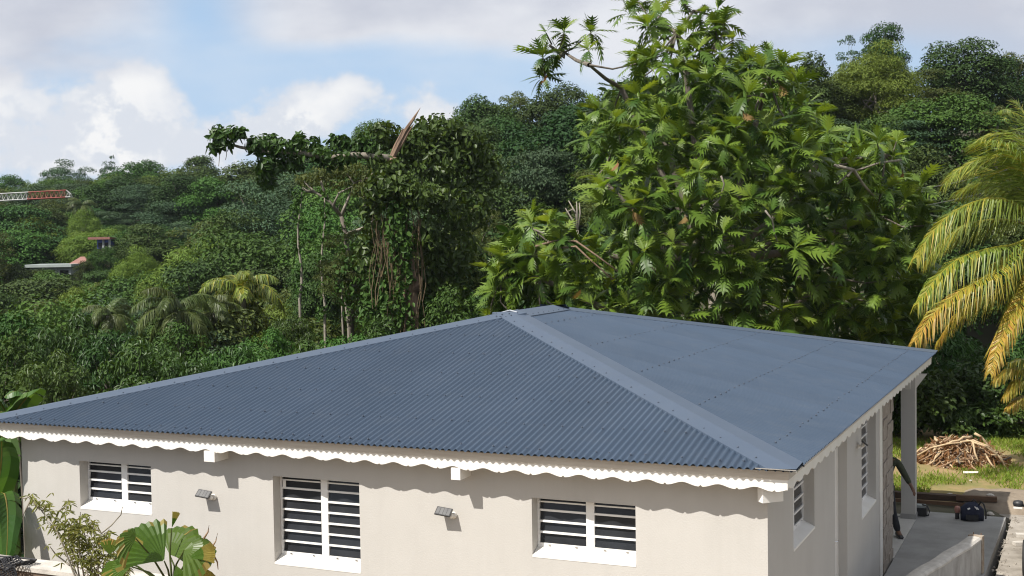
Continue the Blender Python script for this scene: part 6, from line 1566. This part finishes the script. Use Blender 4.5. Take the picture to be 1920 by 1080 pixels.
# ================================================================== crane, far houses, cables
def crane():
    d = 124.0; b = at(-170, 372, d); B = np.array([b[0], b[1], float(terrain(b[0], b[1]))]); t = thing('tower_crane', 'red and white lattice crane jib reaching in from the left edge over the trees', 'crane', tuple(B))
    base = np.array(at(-170, 386, d))-B; tip = np.array(at(134, 369.5, d))-B; ax = unit(tip-base); L_ = np.linalg.norm(tip-base); sd = unit(np.cross(ax, [0, 0, 1.0])); up = np.cross(sd, ax); hw, ht = .36, .70; n = 34
    def q(s, a, h): return tuple(base+ax*s+sd*a+up*h)
    step = L_/n
    for k0, k1, m_ in ((0, 25, 'crane_white'), (25, 33, 'red'), (33, 34, 'crane_white')):
        mb = MB(); s0, s1 = k0*step, k1*step
        tp = ht if k1 < 34 else ht*.35
        mb.tube([q(s0, -hw, 0), q(s1, -hw, 0)], .06, 4); mb.tube([q(s0, hw, 0), q(s1, hw, 0)], .06, 4); mb.tube([q(s0, 0, ht), q(s1, 0, tp)], .06, 4)
        for k in range(k0, k1):
            a, m2, c = k*step, (k+.5)*step, (k+1)*step
            for s in (-hw, hw): mb.tube([q(a, s, 0), q(m2, 0, ht*(.7 if k == 33 else 1)), q(c, s, 0)], .035, 4, cap=False)
            mb.tube([q(a, -hw, 0), q(c, hw, 0)], .03, 4, cap=False)
        obj('jib_section', mb.mesh('jib_section', M[m_]), t)
    mb = MB(); top = base[2]+3
    for sx in (-.6, .6):
        for sy in (-.6, .6): mb.tube([(base[0]+sx, base[1]+sy, -.3), (base[0]+sx, base[1]+sy, top)], .08, 4)
    z = 0
    while z < top-1.2:
        for (a, b2) in (((-.6, -.6), (.6, -.6)), ((.6, -.6), (.6, .6)), ((.6, .6), (-.6, .6)), ((-.6, .6), (-.6, -.6))): mb.tube([(base[0]+a[0], base[1]+a[1], z), (base[0]+b2[0], base[1]+b2[1], z+1.2)], .045, 4, cap=False)
        z += 1.2
    obj('mast', mb.mesh('mast', M['crane_white']), t)
crane()
def far_house(lab, u0, u1, vt, vb, d, wall, roof_m, overhang, cols=0, roof_h=.3, gable=False):
    a, b = at(u0, vb, d), at(u1, vb, d); c = (a+b)/2; w = np.linalg.norm(b-a); g = float(terrain(c[0], c[1])); zt = at((u0+u1)/2, vt, d)[2]; zb = c[2]; dep = w*.8
    t = thing('hillside_house', lab, 'house', (c[0], c[1], g), YAW, 'houses on the left hillside'); z0, z1 = min(-.5, zb-g-.3), zt-g
    zm = zb-g; mb = MB(); mb.box(-w/2+overhang, w/2, 0, dep, zm, z1); obj('wall', mb.mesh('wall', M[wall]), t)
    mb = MB(); mb.box(-w/2+overhang+.05, w/2-.05, .05, dep-.05, z0, zm); obj('foundation', mb.mesh('foundation', M['soil']), t)
    mb = MB()
    if gable:
        mb.poly([(-w/2-.2, -.3, z1-.1), (w/2+.2, -.3, z1-.1), (w/2*.4, dep*.45, z1+roof_h), (-w/2*.1, dep*.45, z1+roof_h)]); mb.poly([(w/2+.2, dep+.3, z1-.1), (-w/2-.2, dep+.3, z1-.1), (-w/2*.1, dep*.45, z1+roof_h), (w/2*.4, dep*.45, z1+roof_h)])
        mb.poly([(-w/2-.2, dep+.3, z1-.1), (-w/2-.2, -.3, z1-.1), (-w/2*.1, dep*.45, z1+roof_h)]); mb.poly([(w/2+.2, -.3, z1-.1), (w/2+.2, dep+.3, z1-.1), (w/2*.4, dep*.45, z1+roof_h)])
    else: mb.box(-w/2-overhang*.4, w/2+.12, -.35, dep+.3, z1, z1+roof_h)
    obj('roof', mb.mesh('roof', M[roof_m]), t)
    for k in range(cols):
        x = -w/2+overhang+(w-overhang)*(k+.5)/cols; ww = (w-overhang)/cols*.62; zl, zh = max(zm+.05, z1-1.9), z1-.25
        mb = MB(); mb.box(x-ww/2, x+ww/2, -.05, .02, zl, zh); f = obj('window', mb.mesh('window', M['glass']), t)
        mb = MB(); mb.box(x+ww/2+.02, x+ww/2+.2, -.09, .0, zm+.01, z1-.01); obj('pillar', mb.mesh('pillar', M['grey_wall']), f)
far_house('small blue house with flat red roof among the trees on the left hillside', 172, 206, 449, 466, 104, 'blue', 'roof_red', .45, 2, .20)
far_house('house with a pinkish hipped roof half sunk in trees, below the blue house', 136, 164, 492, 500, 100, 'grey_wall', 'roof_pink', .1, 1, .45, True)
far_house('long pale metal-roofed house left of the pink roof, half hidden by trees', 52, 134, 501, 516, 98, 'grey_wall', 'pale_metal', .2, 3, .22)
for k, (a, b, lab) in enumerate([((1630, 368, 46), (2060, 264, 40), 'uppermost of the three thin power cables at the right'), ((1630, 400, 46), (2060, 296, 40), 'middle one of the three thin power cables at the right'), ((1600, 445, 46), (2060, 325, 40), 'lowest of the three thin power cables at the right')]):
    A_, B_ = np.array(at(*a)), np.array(at(*b)); mb = MB(); mb.tube([tuple(A_+(B_-A_)*i/10-np.array([0, 0, .25*4*(i/10)*(1-i/10)])) for i in range(11)], .014, 4); tag(obj('power_cable', mb.mesh('power_cable', M['cable'])), lab, 'cable', 'power cables')

# ================================================================== air
def haze():
    mt = bpy.data.materials.new('haze'); mt.use_nodes = True; nt = mt.node_tree; nt.nodes.clear()
    v = nt.nodes.new('ShaderNodeVolumePrincipled'); v.inputs['Color'].default_value = (.80, .88, 1, 1); v.inputs['Density'].default_value = .00013; v.inputs['Anisotropy'].default_value = .2
    o = nt.nodes.new('ShaderNodeOutputMaterial'); nt.links.new(v.outputs[0], o.inputs['Volume'])
    mb = MB(); mb.box(-3600, 3600, -3600, 3600, -18, 34); tag(obj('haze', mb.mesh('haze', mt)), kind='stuff')
if HAZE: haze()
